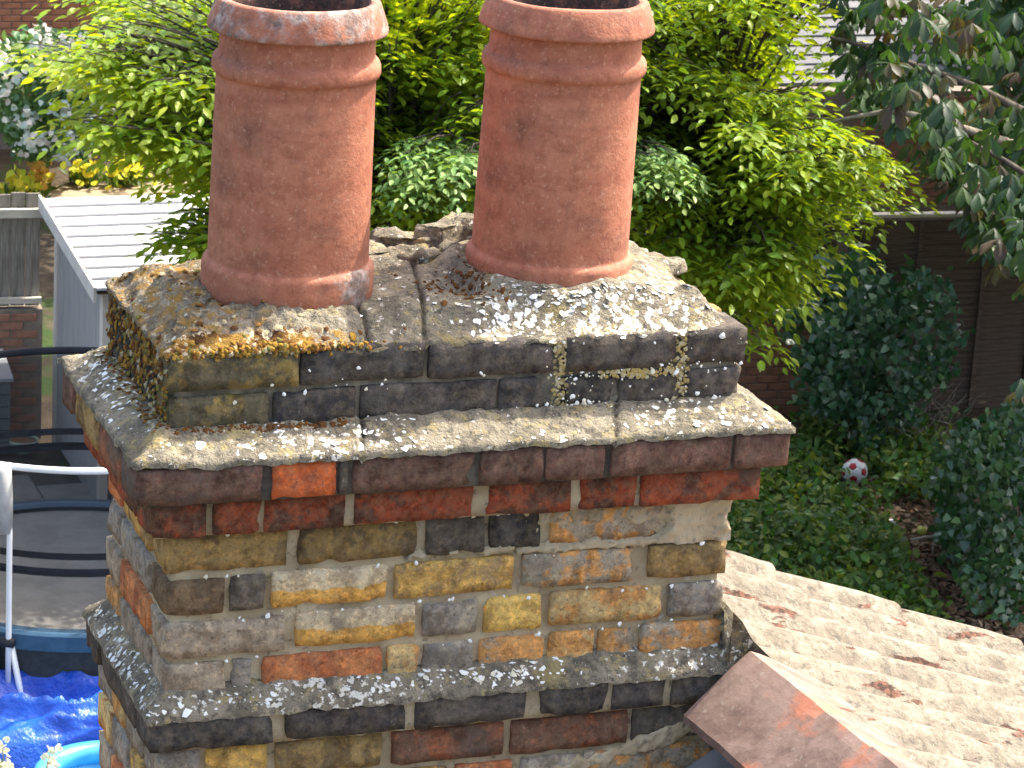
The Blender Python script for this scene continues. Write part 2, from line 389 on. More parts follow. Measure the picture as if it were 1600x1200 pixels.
cap = [(213, 411, 'pur'), (427, 527, 'fla'), (531, 545, 'dgr'), (552, 743, 'pur'), (750, 849, 'pur'), (853, 946, 'pur'), (957, 1143, 'pur'), (1149, 1236, 'pur')]
course(cap, .154, .218, .0715, ['pur', 'brd', 'olv'], ['pur'], r=.004, amp=.0012)
course([(258, 420, 'mos'), (426, 556, 'blk'), (563, 776, 'bbl'), (781, 852, 'blk'), (880, 958, 'blk'), (964, 1062, 'bbl'), (1068, 1149, 'bbl')], .255, .318, .002, ['mos', 'blk', 'olv'], ['blk'])
course([(256, 468, 'mos'), (472, 666, 'blk'), (671, 866, 'bbl'), (884, 1057, 'bbl'), (1072, 1153, 'bbl')], .327, .389, .004, ['mos', 'olv', 'mos'], ['blk'])
# mortar cores, recessed behind the faces
def core(x0, x1, y0, y1, z0, z1, step=.012, name='mortar_bed', mat=None):
    V = []; Fc = []
    per = []
    nX, nY, nZ = int((x1-x0)/step), int((y1-y0)/step), max(2, int((z1-z0)/step))
    for i in range(nX): per.append((x0+(x1-x0)*i/nX, y0, 0, -1))
    for i in range(nY): per.append((x1, y0+(y1-y0)*i/nY, 1, 0))
    for i in range(nX): per.append((x1-(x1-x0)*i/nX, y1, 0, 1))
    for i in range(nY): per.append((x0, y1-(y1-y0)*i/nY, -1, 0))
    n = len(per)
    for k in range(nZ+1):
        z = z0+(z1-z0)*k/nZ
        for x, y, a, b in per:
            d = fbm(x*35+7, y*35, z*35, 3)*.0030 + max(0, fbm(x*9, y*9+4, z*9, 2))*.003
            V.append((x+a*d, y+b*d, Z0+z))
    for k in range(nZ):
        for i in range(n): Fc.append((k*n+i, k*n+(i+1) % n, (k+1)*n+(i+1) % n, (k+1)*n+i))
    Fc.append(tuple(range(n))[::-1]); Fc.append(tuple(nZ*n+i for i in range(n)))
    o = mk(name, V, Fc, mat or MORTAR, stack); return o
g = .0105
SOOTY = mat_simple('sooty_mortar', (.13, .115, .09), (.26, .225, .16), 24, .96, .1, .7)
DARKM = mat_simple('dark_mortar', (.07, .06, .05), (.13, .115, .09), 24, .96, .1, .7)
core(g, W-g, g, D-g, -.24, .084)
core(-.008+g, W+.008-g, -.008+g, D+.008-g, -.86, -.241)
core(-.0285+g, W+.0285-g, -.0285+g, D+.0285-g, -.305, -.238)
core(-.0365+g, W+.0365-g, -.0365+g, D+.0365-g, .0835, .152)
core(-.0715+g, W+.0715-g, -.0715+g, D+.0715-g, .1515, .2195, mat=DARKM)
core(-.002+g, W+.002-g, -.002+g, D+.002-g, .219, .389, mat=SOOTY)

# cement flaunchings as height fields
POTS = [(.255, .2175), (.7306, .2175)]
def crackd(x, y, L):
    best = 9
    for pl in L:
        for (ax, ay), (bx, by) in zip(pl[:-1], pl[1:]):
            vx, vy = bx-ax, by-ay; t = max(0, min(1, ((x-ax)*vx+(y-ay)*vy)/(vx*vx+vy*vy)))
            best = min(best, math.hypot(x-ax-t*vx, y-ay-t*vy))
    return best
def flat(pxs, z): return [tuple(atz(a, b, Z0+z)[:2]) for a, b in pxs]
CR_TOP = [flat([(636, 432), (648, 462), (655, 488), (664, 520), (668, 560)], .405), flat([(536, 486), (556, 500), (572, 520), (577, 545)], .40), flat([(577, 540), (620, 540), (664, 528)], .398)]
CR_LOW = [flat([(556, 640), (566, 690), (574, 740)], .235), flat([(960, 650), (964, 680), (968, 715)], .235)]
XL, XR, YF, YB = -.010, W+.004, -.003, D+.006
def h_top(x, y):
    d = min(x-XL, XR-x, y-YF, YB-y); d = max(0, d)
    dl = x-XL; dr = XR-x
    h = .388 + .056*sm(0, .085, d) - .013*sm(.5, .35, x)*sm(.03, .08, d)
    for i, (px, py) in enumerate(POTS):
        rr = math.hypot(x-px, y-py)
        h += (.004 if i == 0 else .014)*math.exp(-((rr-.15)/.035)**2)*sm(.0, .06, d)
    px, py = POTS[1]; a = math.atan2(y-py, x-px); rr = math.hypot(x-px, y-py)
    if -math.pi <= a < -1.3 or a > 2.6: h += .016*math.exp(-((rr-.172)/.016)**2)           # thick collar of mortar on the left of the right pot
    h += .034*math.exp(-((x-.56)/.075)**2-((y-.385)/.05)**2)                                 # lump at the back
    h -= .030*math.exp(-((x-.545)/.035)**2-((y-.14)/.05)**2)*sm(0, .05, d)                    # hollow between the pots
    h -= .018*sm(.80, .93, x)*sm(.09, .0, dr)
    h += .010*sm(.25, .02, x)*(.4+mn.noise((x*24, y*24, 3)))                                  # lumpy mossy left end
    lum = max(0, mn.noise((x*26+3, y*26, 7)))**1.2; h += .022*lum*sm(.22, .36, y)*(sm(.36, .45, x)*sm(.70, .60, x)+.5*sm(.86, .95, x)*sm(.0, .04, d))
    h += fbm(x*16, y*16, 1.7, 5)*.0075 + fbm(x*60, y*60, 4, 3)*.0028 + mn.noise((x*7, y*7, 9))*.006
    rough = sm(.44, .2, x)*sm(.0, .03, d); rd = 1-abs(mn.noise((x*38, y*38, 11))); h += rough*(.010*(rd**2-.5)+.006*fbm(x*95, y*95, 3, 2))
    c = crackd(x, y, CR_TOP); cr = math.exp(-(c/.0034)**2)
    h -= .014*cr*(.55+.9*max(0, mn.noise((x*20, y*20, 5))+.3))
    side = mn.noise((x*3.3, 5, 2))*.006*sm(.04, .0, d)
    mo = sm(.42, .10, x)*.47+.30*math.exp(-((x-.55)/.06)**2-((y-.14)/.05)**2)+.30*math.exp(-((x-.50)/.12)**2-((y-.38)/.08)**2)+.25*sm(.85, 1., x)*sm(.1, .4, y)
    if x < .36 and y < .03: mo += .3
    return h+side, mo, cr
def h_low(x, y):
    d = max(0, min(x+.076, W+.076-x, y+.076, D+.076-y))
    h = .222+.045*sm(-.03, .085, d)+fbm(x*22, y*22, 6, 5)*.0055+fbm(x*70, y*70, 2, 3)*.002
    if x < .0: h += .008*(.5+mn.noise((x*30, y*18, 1)))
    c = crackd(x, y, CR_LOW); cr = math.exp(-(c/.0028)**2)
    return h-.010*cr, .42*sm(.25, -.05, x)*sm(.02, .07, d), cr
def h_band(x, y):
    d = max(0, min(x+.034, W+.034-x, y+.034, D+.034-y))
    return -.240+.043*sm(-.012, .046, d)+fbm(x*26, y*26, 3, 5)*.006+fbm(x*80, y*80, 2, 3)*.002, .2*sm(.1, -.05, x), 0.
def field(name, x0, x1, y0, y1, hf, step, skip, skirt):
    nX, nY = int(round((x1-x0)/step)), int(round((y1-y0)/step)); ids = {}; V = []; Fc = []; mo = []; ck = []
    def vid(i, j, lo=0):
        k = (i, j, lo)
        if k not in ids:
            x, y = x0+(x1-x0)*i/nX, y0+(y1-y0)*j/nY
            h, m, c = hf(x, y)
            ed = (i in (0, nX)) or (j in (0, nY))
            if ed:
                # ragged edge
                e = fbm(x*30, y*30, 8, 3)*.0022
                if i == 0: x -= e
                if i == nX: x += e
                if j == 0: y -= e
                if j == nY: y += e
                if not lo: h -= .002
            ids[k] = len(V); V.append((x, y, Z0+(h if not lo else h-skirt))); mo.append(m); ck.append(c*.9)
        return ids[k]
    for i in range(nX):
        for j in range(nY):
            x, y = x0+(x1-x0)*(i+.5)/nX, y0+(y1-y0)*(j+.5)/nY
            if skip(x, y): continue
            Fc.append((vid(i, j), vid(i+1, j), vid(i+1, j+1), vid(i, j+1)))
    for i in range(nX):
        Fc.append((vid(i, 0, 1), vid(i+1, 0, 1), vid(i+1, 0), vid(i, 0))); Fc.append((vid(i+1, nY, 1), vid(i, nY, 1), vid(i, nY), vid(i+1, nY)))
    for j in range(nY):
        Fc.append((vid(0, j+1, 1), vid(0, j, 1), vid(0, j), vid(0, j+1))); Fc.append((vid(nX, j, 1), vid(nX, j+1, 1), vid(nX, j+1), vid(nX, j)))
    o = mk(name, V, Fc, CEMENT, stack); fattr(o, 'moss', mo); fattr(o, 'crack', ck)
    def den(x, y):
        d = .35+.9*mn.noise((x*5, y*9, 4))
        if name == 'top_flaunching': d += .85*math.exp(-((x-.76)/.13)**2-((y-.03)/.06)**2)-.5*sm(.4, .2, x)
        if name == 'band_flaunching': d += .35
        return max(0., min(1.3, d))
    fattr(o, 'lich', [den(v[0], v[1]) for v in V]); return o
field('top_flaunching', XL, XR, YF, YB, h_top, .0045, lambda x, y: any(math.hypot(x-a, y-b) < .10 for a, b in POTS), .008)
ins = lambda m: (lambda x, y: m < x < W-m and m < y < D-m)
field('cap_flaunching', -.076, W+.076, -.076, D+.076, h_low, .006, ins(.02), .012)
field('band_flaunching', -.034, W+.034, -.034, D+.034, h_band, .006, ins(.02), .012)

# moss cushions and lichen crusts: real relief scattered on the cement and the bricks
def blobs(name, items, mat, ring=7):
    V = []; Fc = []; C = []
    for (p, nrm, r, hgt, col) in items:
        nrm = Vector(nrm).normalized(); a = nrm.orthogonal().normalized(); b = nrm.cross(a); p = Vector(p)
        s = rnd.uniform(0, 6.3); o = len(V); e = rnd.uniform(.65, 1.4)
        for lv, (rr, hh) in enumerate(((1., -.15), (.72, .62))):
            for k in range(ring):
                an = s+2*math.pi*k/ring; q = r*rr*(1+rnd.uniform(-.42, .42))
                V.append(p+a*(math.cos(an)*q*e)+b*(math.sin(an)*q)+nrm*(hgt*hh*(1+rnd.uniform(-.25, .25))))
        V.append(p+nrm*hgt*rnd.uniform(.8, 1.1))
        for k in range(ring):
            k2 = (k+1) % ring
            Fc.append((o+k, o+k2, o+ring+k2, o+ring+k)); Fc.append((o+ring+k, o+ring+k2, o+2*ring))
        C += [col]*(2*ring+1)
    o = mk(name, V, Fc, mat, stack, kind='stuff'); cattr(o, 'tint', C); return o
def hn(hf, x, y, e=.022):
    h = hf(x, y)[0]; return h, (-(hf(x+e, y)[0]-h)/e, -(hf(x, y+e)[0]-h)/e, 1.)
MC = [(.30, .17, .03), (.36, .21, .04), (.16, .07, .02), (.11, .05, .02), (.20, .17, .05), (.44, .36, .22), (.24, .12, .035)]
L = []
for _ in range(420):
    x, y = rnd.uniform(XL, .46), rnd.uniform(YF, YB)
    if math.hypot(x-.255, y-.2175) < .146: continue
    if rnd.random() > (h_top(x, y)[1]*1.1+.2*mn.noise((x*18, y*18, 0))): continue
    h, nn = hn(h_top, x, y); L.append(((x, y, Z0+h), nn, rnd.uniform(.002, .008), rnd.uniform(.0015, .004), rnd.choice(MC)))
for _ in range(420):                                                    # along the left face and the front-left edge
    y = rnd.uniform(0, D); z = rnd.uniform(.25, .39)
    L.append(((-.006, y, Z0+z), (-1, 0, .3), rnd.uniform(.002, .007), rnd.uniform(.0015, .004), rnd.choice(MC)))
for _ in range(480):
    x = abs(rnd.gauss(.17, .075)); L.append(((x, -.007+abs(rnd.gauss(0, .006)), Z0+.392+rnd.gauss(0, .004)), (0, -1, .9), rnd.uniform(.0018, .0055), rnd.uniform(.0012, .004), rnd.choice(MC[:3]+MC[:2]+MC[4:])))
for _ in range(170):
    x = rnd.gauss(.56, .045); y = rnd.gauss(.14, .035)
    if math.hypot(x-.7306, y-.2175) < .15 or y < 0: continue
    h, nn = hn(h_top, x, y); L.append(((x, y, Z0+h), nn, rnd.uniform(.002, .006), rnd.uniform(.001, .004), rnd.choice(MC[2:4])))
for _ in range(150):
    y = rnd.uniform(-.01, D); x = rnd.uniform(-.03, -.004); h, nn = hn(h_low, x, y)
    L.append(((x, y, Z0+h), nn, rnd.uniform(.002, .006), rnd.uniform(.001, .004), rnd.choice(MC[2:])))
for _ in range(140):
    x = rnd.uniform(-.01, .3); y = rnd.uniform(-.02, -.004); h, nn = hn(h_low, x, y)
    L.append(((x, y, Z0+h), nn, rnd.uniform(.0018, .005), rnd.uniform(.001, .003), rnd.choice(MC[2:4])))
blobs('moss', L, MOSS)
WC = [(.80, .79, .74), (.76, .74, .66), (.68, .63, .48), (.82, .81, .78)]
L = []
def lich(hf, cx, cy, sx, sy, n, rmin=.002, rmax=.0075, cond=None):
    for _ in range(n):
        x, y = rnd.gauss(cx, sx), rnd.gauss(cy, sy)
        if cond and not cond(x, y): continue
        h, nn = hn(hf, x, y); r = (rmin+(rmax-rmin)*rnd.random()**2)*1.25
        L.append(((x, y, Z0+h-.0005), nn, r, r*.07, rnd.choice(WC)))
inpot = lambda x, y: all(math.hypot(x-a, y-b) > .165 for a, b in POTS)
intop = lambda x, y: XL < x < XR and YF < y < YB and inpot(x, y)
lich(h_top, .74, .035, .11, .03, 300, .0012, .006, cond=intop); [lich(h_top, rnd.gauss(.74, .10), rnd.uniform(.0, .07), .020, .014, 12, .002, .0075, cond=intop) for _ in range(20)]; lich(h_top, .88, .10, .07, .08, 60, cond=intop); lich(h_top, .5, .2, .3, .12, 70, cond=intop)
lich(h_top, .58, .08, .05, .05, 60, cond=intop)
onlow = lambda x, y: (-.072 < x < W+.072 and -.072 < y < D+.072) and not (0 < x < W and -.004 < y < D)
for _ in range(14): lich(h_low, rnd.uniform(0, W+.06), rnd.uniform(-.07, -.01), .035, .012, 18, .0012, .006, cond=onlow)
lich(h_low, .95, -.04, .1, .02, 70, .002, .007, cond=onlow); lich(h_low, -.04, .3, .02, .15, 120, .003, .008, cond=onlow)
onband = lambda x, y: (-.032 < x < W+.032 and -.032 < y < D+.032) and not (0 < x < W and 0 < y < D)
for _ in range(18): lich(h_band, rnd.uniform(-.02, W), rnd.uniform(-.03, -.005), .035, .008, 14, .0018, .006, cond=onband)
lich(h_band, -.02, .2, .01, .15, 160, .002, .006, cond=onband)
for _ in range(150):                                                    # on the faces of the dark upper courses
    x = rnd.choice((rnd.uniform(.02, W), rnd.gauss(.70, .03), rnd.gauss(.93, .08))); z = rnd.choice((rnd.uniform(.26, .39), rnd.gauss(.322, .01), rnd.gauss(.262, .008)))
    if 0 < x < W and .255 < z < .39:
        r = .0012+.004*rnd.random()**2.5; L.append(((x, -.005, Z0+z), (0, -1, .1), r, r*.25, rnd.choice(WC)))
for _ in range(70):
    x = rnd.uniform(.05, W); r = .0012+.003*rnd.random()**2; z = rnd.choice((-.078, -.153, .078, -.003))+rnd.uniform(-.006, .006)
    L.append(((x, -.002, Z0+z), (0, -1, .2), r, r*.25, rnd.choice(WC)))
blobs('lichen', L, CRUST)
L = []                                                                   # ochre lichen running down two joints of the dark courses
for cx_, n_ in ((875, 150), (1062, 110)):
    for _ in range(n_):
        z = rnd.uniform(.258, .385); x = colx(cx_, Z0+z, 0)+rnd.gauss(0, .007); r = rnd.uniform(.0012, .0042)
        L.append(((x, -.0045, Z0+z), (0, -1, 0), r, r*.07, rnd.choice([(.34, .26, .10), (.42, .36, .22), (.24, .19, .09)])))
for _ in range(140):
    x = colx(rnd.uniform(935, 1060), Z0+.32, 0); r = rnd.uniform(.0012, .0042); L.append(((x, -.004, Z0+rnd.gauss(.318, .005)), (0, -1, 0), r, r*.07, rnd.choice([(.36, .27, .09), (.42, .36, .22)])))
blobs('yellow_lichen', L, CRUST)
# smears of pale mortar: thin ragged sheets lying on the brick faces
def smear(x0, x1, z0, z1, mask, yface=0., thick=.0085, step=.0035):
    nX, nZ = int((x1-x0)/step), int((z1-z0)/step); V = []; Fc = []; M_ = []
    for k in range(nZ+1):
        for i in range(nX+1):
            x, z = x0+(x1-x0)*i/nX, z0+(z1-z0)*k/nZ
            e = min(1, min(i, nX-i, k, nZ-k)/4)
            a = mask(x, z)+.9*fbm(x*22, 3, z*30, 4)-.8*(1-e); t = sm(-.05, .22, a); M_.append(a)
            V.append((x, yface+.0075-thick*t-.0035*t*fbm(x*70, 7, z*70, 3)-.002*t, Z0+z))
    for k in range(nZ):
        for i in range(nX):
            q = (k*(nX+1)+i, k*(nX+1)+i+1, (k+1)*(nX+1)+i+1, (k+1)*(nX+1)+i)
            if max(M_[v] for v in q) > -.1: Fc.append(q)
    mk('mortar_smear', V, Fc, MORTAR, stack)
smear(.62, W+.004, -.004, .084, lambda x, z: .10+.9*math.exp(-((z-.002)/.010)**2)+.55*sm(.88, .95, x)-.55*math.exp(-((z-.035)/.016)**2)*sm(.93, .88, x))
smear(.42, .66, -.002, .030, lambda x, z: -.25+.7*math.exp(-((z-.004)/.010)**2))
smear(.70, 1.0, -.46, -.33, lambda x, z: -.9+1.5*math.exp(-((z-(-.425+.27*(x-.72)))/.022)**2), -.008)
def lump(x, y, z, sx, sy, sz, seed, rot):
    V, Fc = rough_brick(sx, sy, sz, seed, min(sx, sy, sz)*.25, .010, .007)
    o = mk('mortar_lump', V, Fc, CEMENT, stack, T(x, y, Z0+z) @ Matrix.Rotation(rot, 4, 'Z') @ Matrix.Rotation(rnd.uniform(-.2, .2), 4, 'X'))
    n_ = len(V); fattr(o, 'moss', [rnd.choice((.1, .35))]*n_); fattr(o, 'crack', [0.]*n_); fattr(o, 'lich', [.4]*n_)
for q in ((.445, .370, .440, .11, .07, .034, 3., .2), (.520, .395, .452, .11, .07, .034, 7., -.3), (.600, .385, .470, .10, .08, .040, 11., .4), (.655, .375, .474, .08, .07, .044, 17., -.2), (.535, .325, .443, .09, .06, .026, 23., .6), (.61, .315, .452, .07, .05, .026, 29., 0.), (.955, .30, .412, .12, .10, .026, 31., .9), (.925, .37, .420, .10, .07, .026, 37., .2)): lump(*q)
for k in range(7): lump(W+.004+rnd.uniform(-.006, .012), rnd.uniform(-.012, .03), rnd.uniform(-.225, -.155), rnd.uniform(.02, .035), rnd.uniform(.02, .035), rnd.uniform(.018, .03), 41.+k*3, rnd.uniform(0, 3))

# ------------------------------------------------------------------ chimney pots
def pot(name, label, cx, cy, zb, zshift, crust, tilt):
    base = Z0+zshift
    prof = [(.100, .40), (.147, .40), (.1475, .452), (.1470, .474), (.1460, .4795), (.1430, .4835), (.1385, .4860), (.1372, .4875), (.1370, .492), (.1370, .52), (.1358, .62), (.1345, .72), (.1340, .796), (.1343, .803),
            (.1360, .8055), (.1405, .8085), (.1424, .816), (.1418, .826), (.1385, .8325), (.1330, .8360), (.1318, .840), (.1310, .852), (.1300, .8755), (.1305, .8785), (.1480, .8800), (.1512, .8815), (.1518, .8850), (.1500, .893), (.1430, .914), (.1375, .929), (.1345, .9325), (.1280, .9335), (.1210, .9315), (.1180, .925), (.1170, .905), (.1165, .80), (.1165, .60), (.1165, .42)]
    IN = next(i for i, q in enumerate(prof) if q[1] == .9315); RB = next(i for i, q in enumerate(prof) if q[1] == .8785)
    n = 96; V = []; Fc = []; cr = []; st = []
    for i, (r, z) in enumerate(prof):
        for k in range(n):
            a = 2*math.pi*k/n
            rr = r + fbm(math.cos(a)*2.2+cx*9, math.sin(a)*2.2, z*7, 3)*.0012 + mn.noise((math.cos(a)*9, math.sin(a)*9, z*22+cx))*.0006
            V.append((math.cos(a)*rr, math.sin(a)*rr, z-.45+mn.noise((math.cos(a)*1.5+cx, math.sin(a)*1.5, 3))*.0015))
            c = 0.
            if z > .8795 and r > .12: c = crust
            elif z > .80 and r > .125: c = crust*.45
            elif z < .489: c = .20+(.42*math.exp(-(((a if a < math.pi else a-2*math.pi)+.95)/.42)**2) if crust > .4 else 0)
            cr.append(c); st.append(1. if i >= IN else 0.)
    for i in range(len(prof)-1):
        for k in range(n): Fc.append((i*n+k, i*n+(k+1) % n, (i+1)*n+(k+1) % n, (i+1)*n+k))
    root = thing(name, label, 'chimney pot', (cx, cy, base+.45), 'chimney pots')
    ks = [('barrel', 0, RB), ('rim', RB, IN), ('flue_lining', IN, len(prof)-1)]
    mw = T(cx, cy, base+.45) @ Matrix.Rotation(tilt[0], 4, 'X') @ Matrix.Rotation(tilt[1], 4, 'Y')
    for nm, a, b in ks:
        sub = V[a*n:(b+1)*n]; fc = [tuple(v-a*n for v in f) for f in Fc[a*n:b*n]]
        o = mk(nm, sub, fc, TERRA, root, mw); fattr(o, 'crust', cr[a*n:(b+1)*n]); fattr(o, 'soot', st[a*n:(b+1)*n])
    return root
pot('chimney_pot', 'terracotta chimney pot with grey crusted rim, beside the mossy end of the cap', *POTS[0], 0, 0., .52, (0, R(.3)))
pot('chimney_pot', 'cleaner terracotta chimney pot standing by the white lichen patch', *POTS[1], 0, -.003, .30, (0, R(.9)))

# ------------------------------------------------------------------ house roof below the stack
RX, RY, RZ = 1.056, -.05, Z0-.196
ROT = R(2.); PITCH = R(20.5)
house = thing('house', 'house roof of cream lichened roll tiles with brown angular ridge tiles', 'house', (RX, RY-3, 0), rz=0)
HM = T(RX, RY, RZ) @ Matrix.Rotation(ROT, 4, 'Z')
TW, TL, GA, TT = .31, .385, .325, .016
def tile_mesh(seed):
    n = 28; V = []; Fc = []; segs = [0, .02, .1, .2, .3, .365, TL]
    def prof(t):
        u = (t/(TW/2)) % 1.
        return .042*(.5-.5*math.cos(2*math.pi*u))**.8
    for lay in (0, 1):
        for s in segs:
            for i in range(n+1):
                t = (TW+.012)*i/n
                z = prof(t) - lay*TT
                if s > .36 and lay == 0: z -= .004
                z += mn.noise((s*14+seed*5, t*14, seed))*.0025 + fbm(s*45+seed*9, t*45, 2, 3)*.0016
                e = fbm(t*25, seed*3, 1, 2)*.004 if s > .36 else 0
                V.append((s+e, t, z))
    ns = len(segs); st = n+1; o = ns*st
    for a in range(ns-1):
        for i in range(n):
            Fc.append((a*st+i, (a+1)*st+i, (a+1)*st+i+1, a*st+i+1)); Fc.append((o+a*st+i, o+a*st+i+1, o+(a+1)*st+i+1, o+(a+1)*st+i))
    for i in range(n):
        Fc.append(((ns-1)*st+i, o+(ns-1)*st+i, o+(ns-1)*st+i+1, (ns-1)*st+i+1)); Fc.append((i, i+1, o+i+1, o+i))
    for a in range(ns-1):
        Fc.append((a*st, o+a*st, o+(a+1)*st, (a+1)*st)); Fc.append((a*st+n, (a+1)*st+n, o+(a+1)*st+n, o+a*st+n))
    me = bpy.data.meshes.new('roof_tile'); me.from_pydata(V, [], Fc); me.polygons.foreach_set('use_smooth', [True]*len(Fc)); me.materials.append(TILE)
    a = me.attributes.new('pan', 'FLOAT', 'POINT'); a.data.foreach_set('value', [1-min(1., prof(v[1])/.022) for v in V]); return me
tms = [tile_mesh(i+1) for i in range(4)]
VERGE = .80
slope_drop = math.sin(PITCH)
rest = []
parts_ = []
for sgn, pt_, off in ((1, PITCH, .105), (-1, R(31), .265)):
    L_ = 3.75 if sgn == 1 else 2.9; a_ = (0, -off); b_ = (sgn*L_*math.cos(pt_), -off-L_*math.sin(pt_))
    V_ = [(q[0], y_, q[1]-t_) for t_ in (0, .03) for y_ in (VERGE-.03, VERGE-22*TW) for q in (a_, b_)]
    parts_.append((V_, [(0, 1, 3, 2), (4, 6, 7, 5), (0, 4, 5, 1), (2, 3, 7, 6), (0, 2, 6, 4), (1, 5, 7, 3)]))
roof = mk('roof', *join(parts_), mat_simple('roof_underlay', (.06, .05, .045), (.09, .075, .06), 6, .9), house, HM, smooth=False)
LEAD = mat_simple('grey_lead', (.16, .165, .17), (.25, .255, .26), 9, .55, .4, .3)
V_ = []; Fq = []; nA = 40
for j in range(9):
    for i in range(nA+1):
        xx = -.01-1.42*i/nA; yy = .06-.40*j/8
        V_.append((xx, yy, -.238+xx*math.tan(R(31))+.004*fbm(xx*9, yy*9, 2, 3)+.05*sm(-.10, .0, yy-.02)))
for j in range(8):
    for i in range(nA): Fq.append((j*(nA+1)+i, (j+1)*(nA+1)+i, (j+1)*(nA+1)+i+1, j*(nA+1)+i+1))
mk('lead_flashing', V_, Fq, LEAD, roof, HM)
for side in (1, -1):
    for c in range(22):
        for k in range(11):
            if side == -1 and k > 7: continue
            yl = VERGE-TW*(c+1); s0 = .03+GA*k
            pt = PITCH if side == 1 else R(31)
            S = Matrix.Rotation(pt-R(3.2), 4, 'Y') if side == 1 else Matrix.Rotation(math.pi, 4, 'Z') @ Matrix.Rotation(pt-R(3.2), 4, 'Y') @ T(0, -TW, 0)
            dx = s0*math.cos(pt)*side; dz = -s0*math.sin(pt)-(.052 if side == 1 else .205)
            xw = RX+dx
            if side == -1 and -.35 < xw < 1.1 and yl+TW > -.02: continue             # the stack stands here
            if side == 1 and k == 0 and yl+TW > -.02 and yl < .47 : dz -= .01
            mw = HM @ T(dx, yl, dz) @ S @ Matrix.Rotation(rnd.uniform(-.008, .008), 4, 'Z') @ Matrix.Rotation(rnd.uniform(-.006, .006), 4, 'X')
            me = rnd.choice(tms)
            if c < 12: inst('roof_tile', me, roof, mw)
            else: rest.append((me, mw))
Vr = []; Fr = []
for me, mw in rest:
    o = len(Vr); Vr += [tuple(mw @ v.co) for v in me.vertices]; Fr += [tuple(i+o for i in p.vertices) for p in me.polygons]
mk('roof_tile_field', Vr, Fr, TILE, roof, kind='stuff')
# angular ridge tiles
def ridge_tile(i):
    L_, hw = .46, .165; V = []; Fc = []; nS, nU = 10, 14
    for lay in (0, .016):
        for a in range(nS+1):
            y = -L_*a/nS
            for u in range(nU+1):
                t = -1+2*u/nU; s = abs(t)
                ang = R(41) if t < 0 else R(28)
                x = math.copysign(s*hw*math.cos(ang), t); z = -s*hw*math.sin(ang) - .003*math.exp(-(s/.12)**2)
                V.append((x, y, z-lay+mn.noise((x*12+i, y*12, 5))*.0022+fbm(x*45, y*45+i, 2, 3)*.0012))
    st = nU+1; o = (nS+1)*st
    for a in range(nS):
        for u in range(nU):
            Fc.append((a*st+u, (a+1)*st+u, (a+1)*st+u+1, a*st+u+1)); Fc.append((o+a*st+u, o+a*st+u+1, o+(a+1)*st+u+1, o+(a+1)*st+u))
    for u in range(nU): Fc.append((u, u+1, o+u+1, o+u)); Fc.append((nS*st+u, o+nS*st+u, o+nS*st+u+1, nS*st+u+1))
    for a in range(nS): Fc.append((a*st, o+a*st, o+(a+1)*st, (a+1)*st)); Fc.append((a*st+nU, (a+1)*st+nU, o+(a+1)*st+nU, o+a*st+nU))
    return V, Fc
for i in range(14):
    v, f = ridge_tile(i*3.7)
    mk('ridge_tile', v, f, RIDGE, roof, T(RX, RY, RZ) @ Matrix.Rotation(R(3.8), 4, 'Z') @ T(0, -.435*i, .004*(i % 2)) @ Matrix.Rotation(rnd.uniform(-.012, .012), 4, 'Y'), smooth=False)
# cement fillet between stack and roof
V = []; Fc = []; nY = 60
for j in range(nY+1):
    y = -.040+(.515)*j/nY
    for a, (dx, dz) in enumerate(((-.004, .105), (.014, .088), (.035, .062), (.065, .040), (.105, .018), (.11, -.05), (-.004, -.06))):
        q = fbm(dx*40, y*22, 3, 4)*.012
        x = W+.008+dx*(1+.5*mn.noise((y*9, 1, 1))) ; V.append((x, y, RZ-.045-(x-RX)*math.tan(PITCH)+dz+q))
for j in range(nY):
    for a in range(7): Fc.append((j*7+a, j*7+(a+1) % 7, (j+1)*7+(a+1) % 7, (j+1)*7+a))
Fc += [tuple(range(7)), tuple(nY*7+a for a in range(7))[::-1]]
o = mk('cement_fillet', V, Fc, CEMENT, house); fattr(o, 'lich', [.6]*len(V)); fattr(o, 'moss', [0]*len(V)); fattr(o, 'crack', [0]*len(V))
HW = mat_simple('house_wall_brick', (.28, .17, .10), (.36, .25, .15), 9, .9)
for nm, b in (('gable_wall', (RX-3., RX+3.2, .45, .70)), ('side_wall', (RX+3.0, RX+3.2, -6, .44)), ('side_wall', (RX-3., RX-2.8, -6, .44))):
    x0, x1, y0, y1 = b; zt = RZ-.08
    if nm == 'gable_wall':
        f_ = lambda x: RZ-.10-abs(x-RX)*math.tan(PITCH)
        V = [(x0, y, 0) for y in (y0, y1)]+[(x0, y, f_(x0)) for y in (y0, y1)]+[(RX, y, f_(RX)) for y in (y0, y1)]+[(x1, y, f_(x1)) for y in (y0, y1)]+[(x1, y, 0) for y in (y0, y1)]
        Fc = [(0, 2, 4, 6, 8), (1, 9, 7, 5, 3), (0, 1, 3, 2), (2, 3, 5, 4), (4, 5, 7, 6), (6, 7, 9, 8)]
        mk(nm, V, Fc, HW, house, smooth=False)
    else: mk(nm, *box(x0, x1, y0, y1, 0, RZ-.10-3.0*math.tan(PITCH)), HW, house, smooth=False)

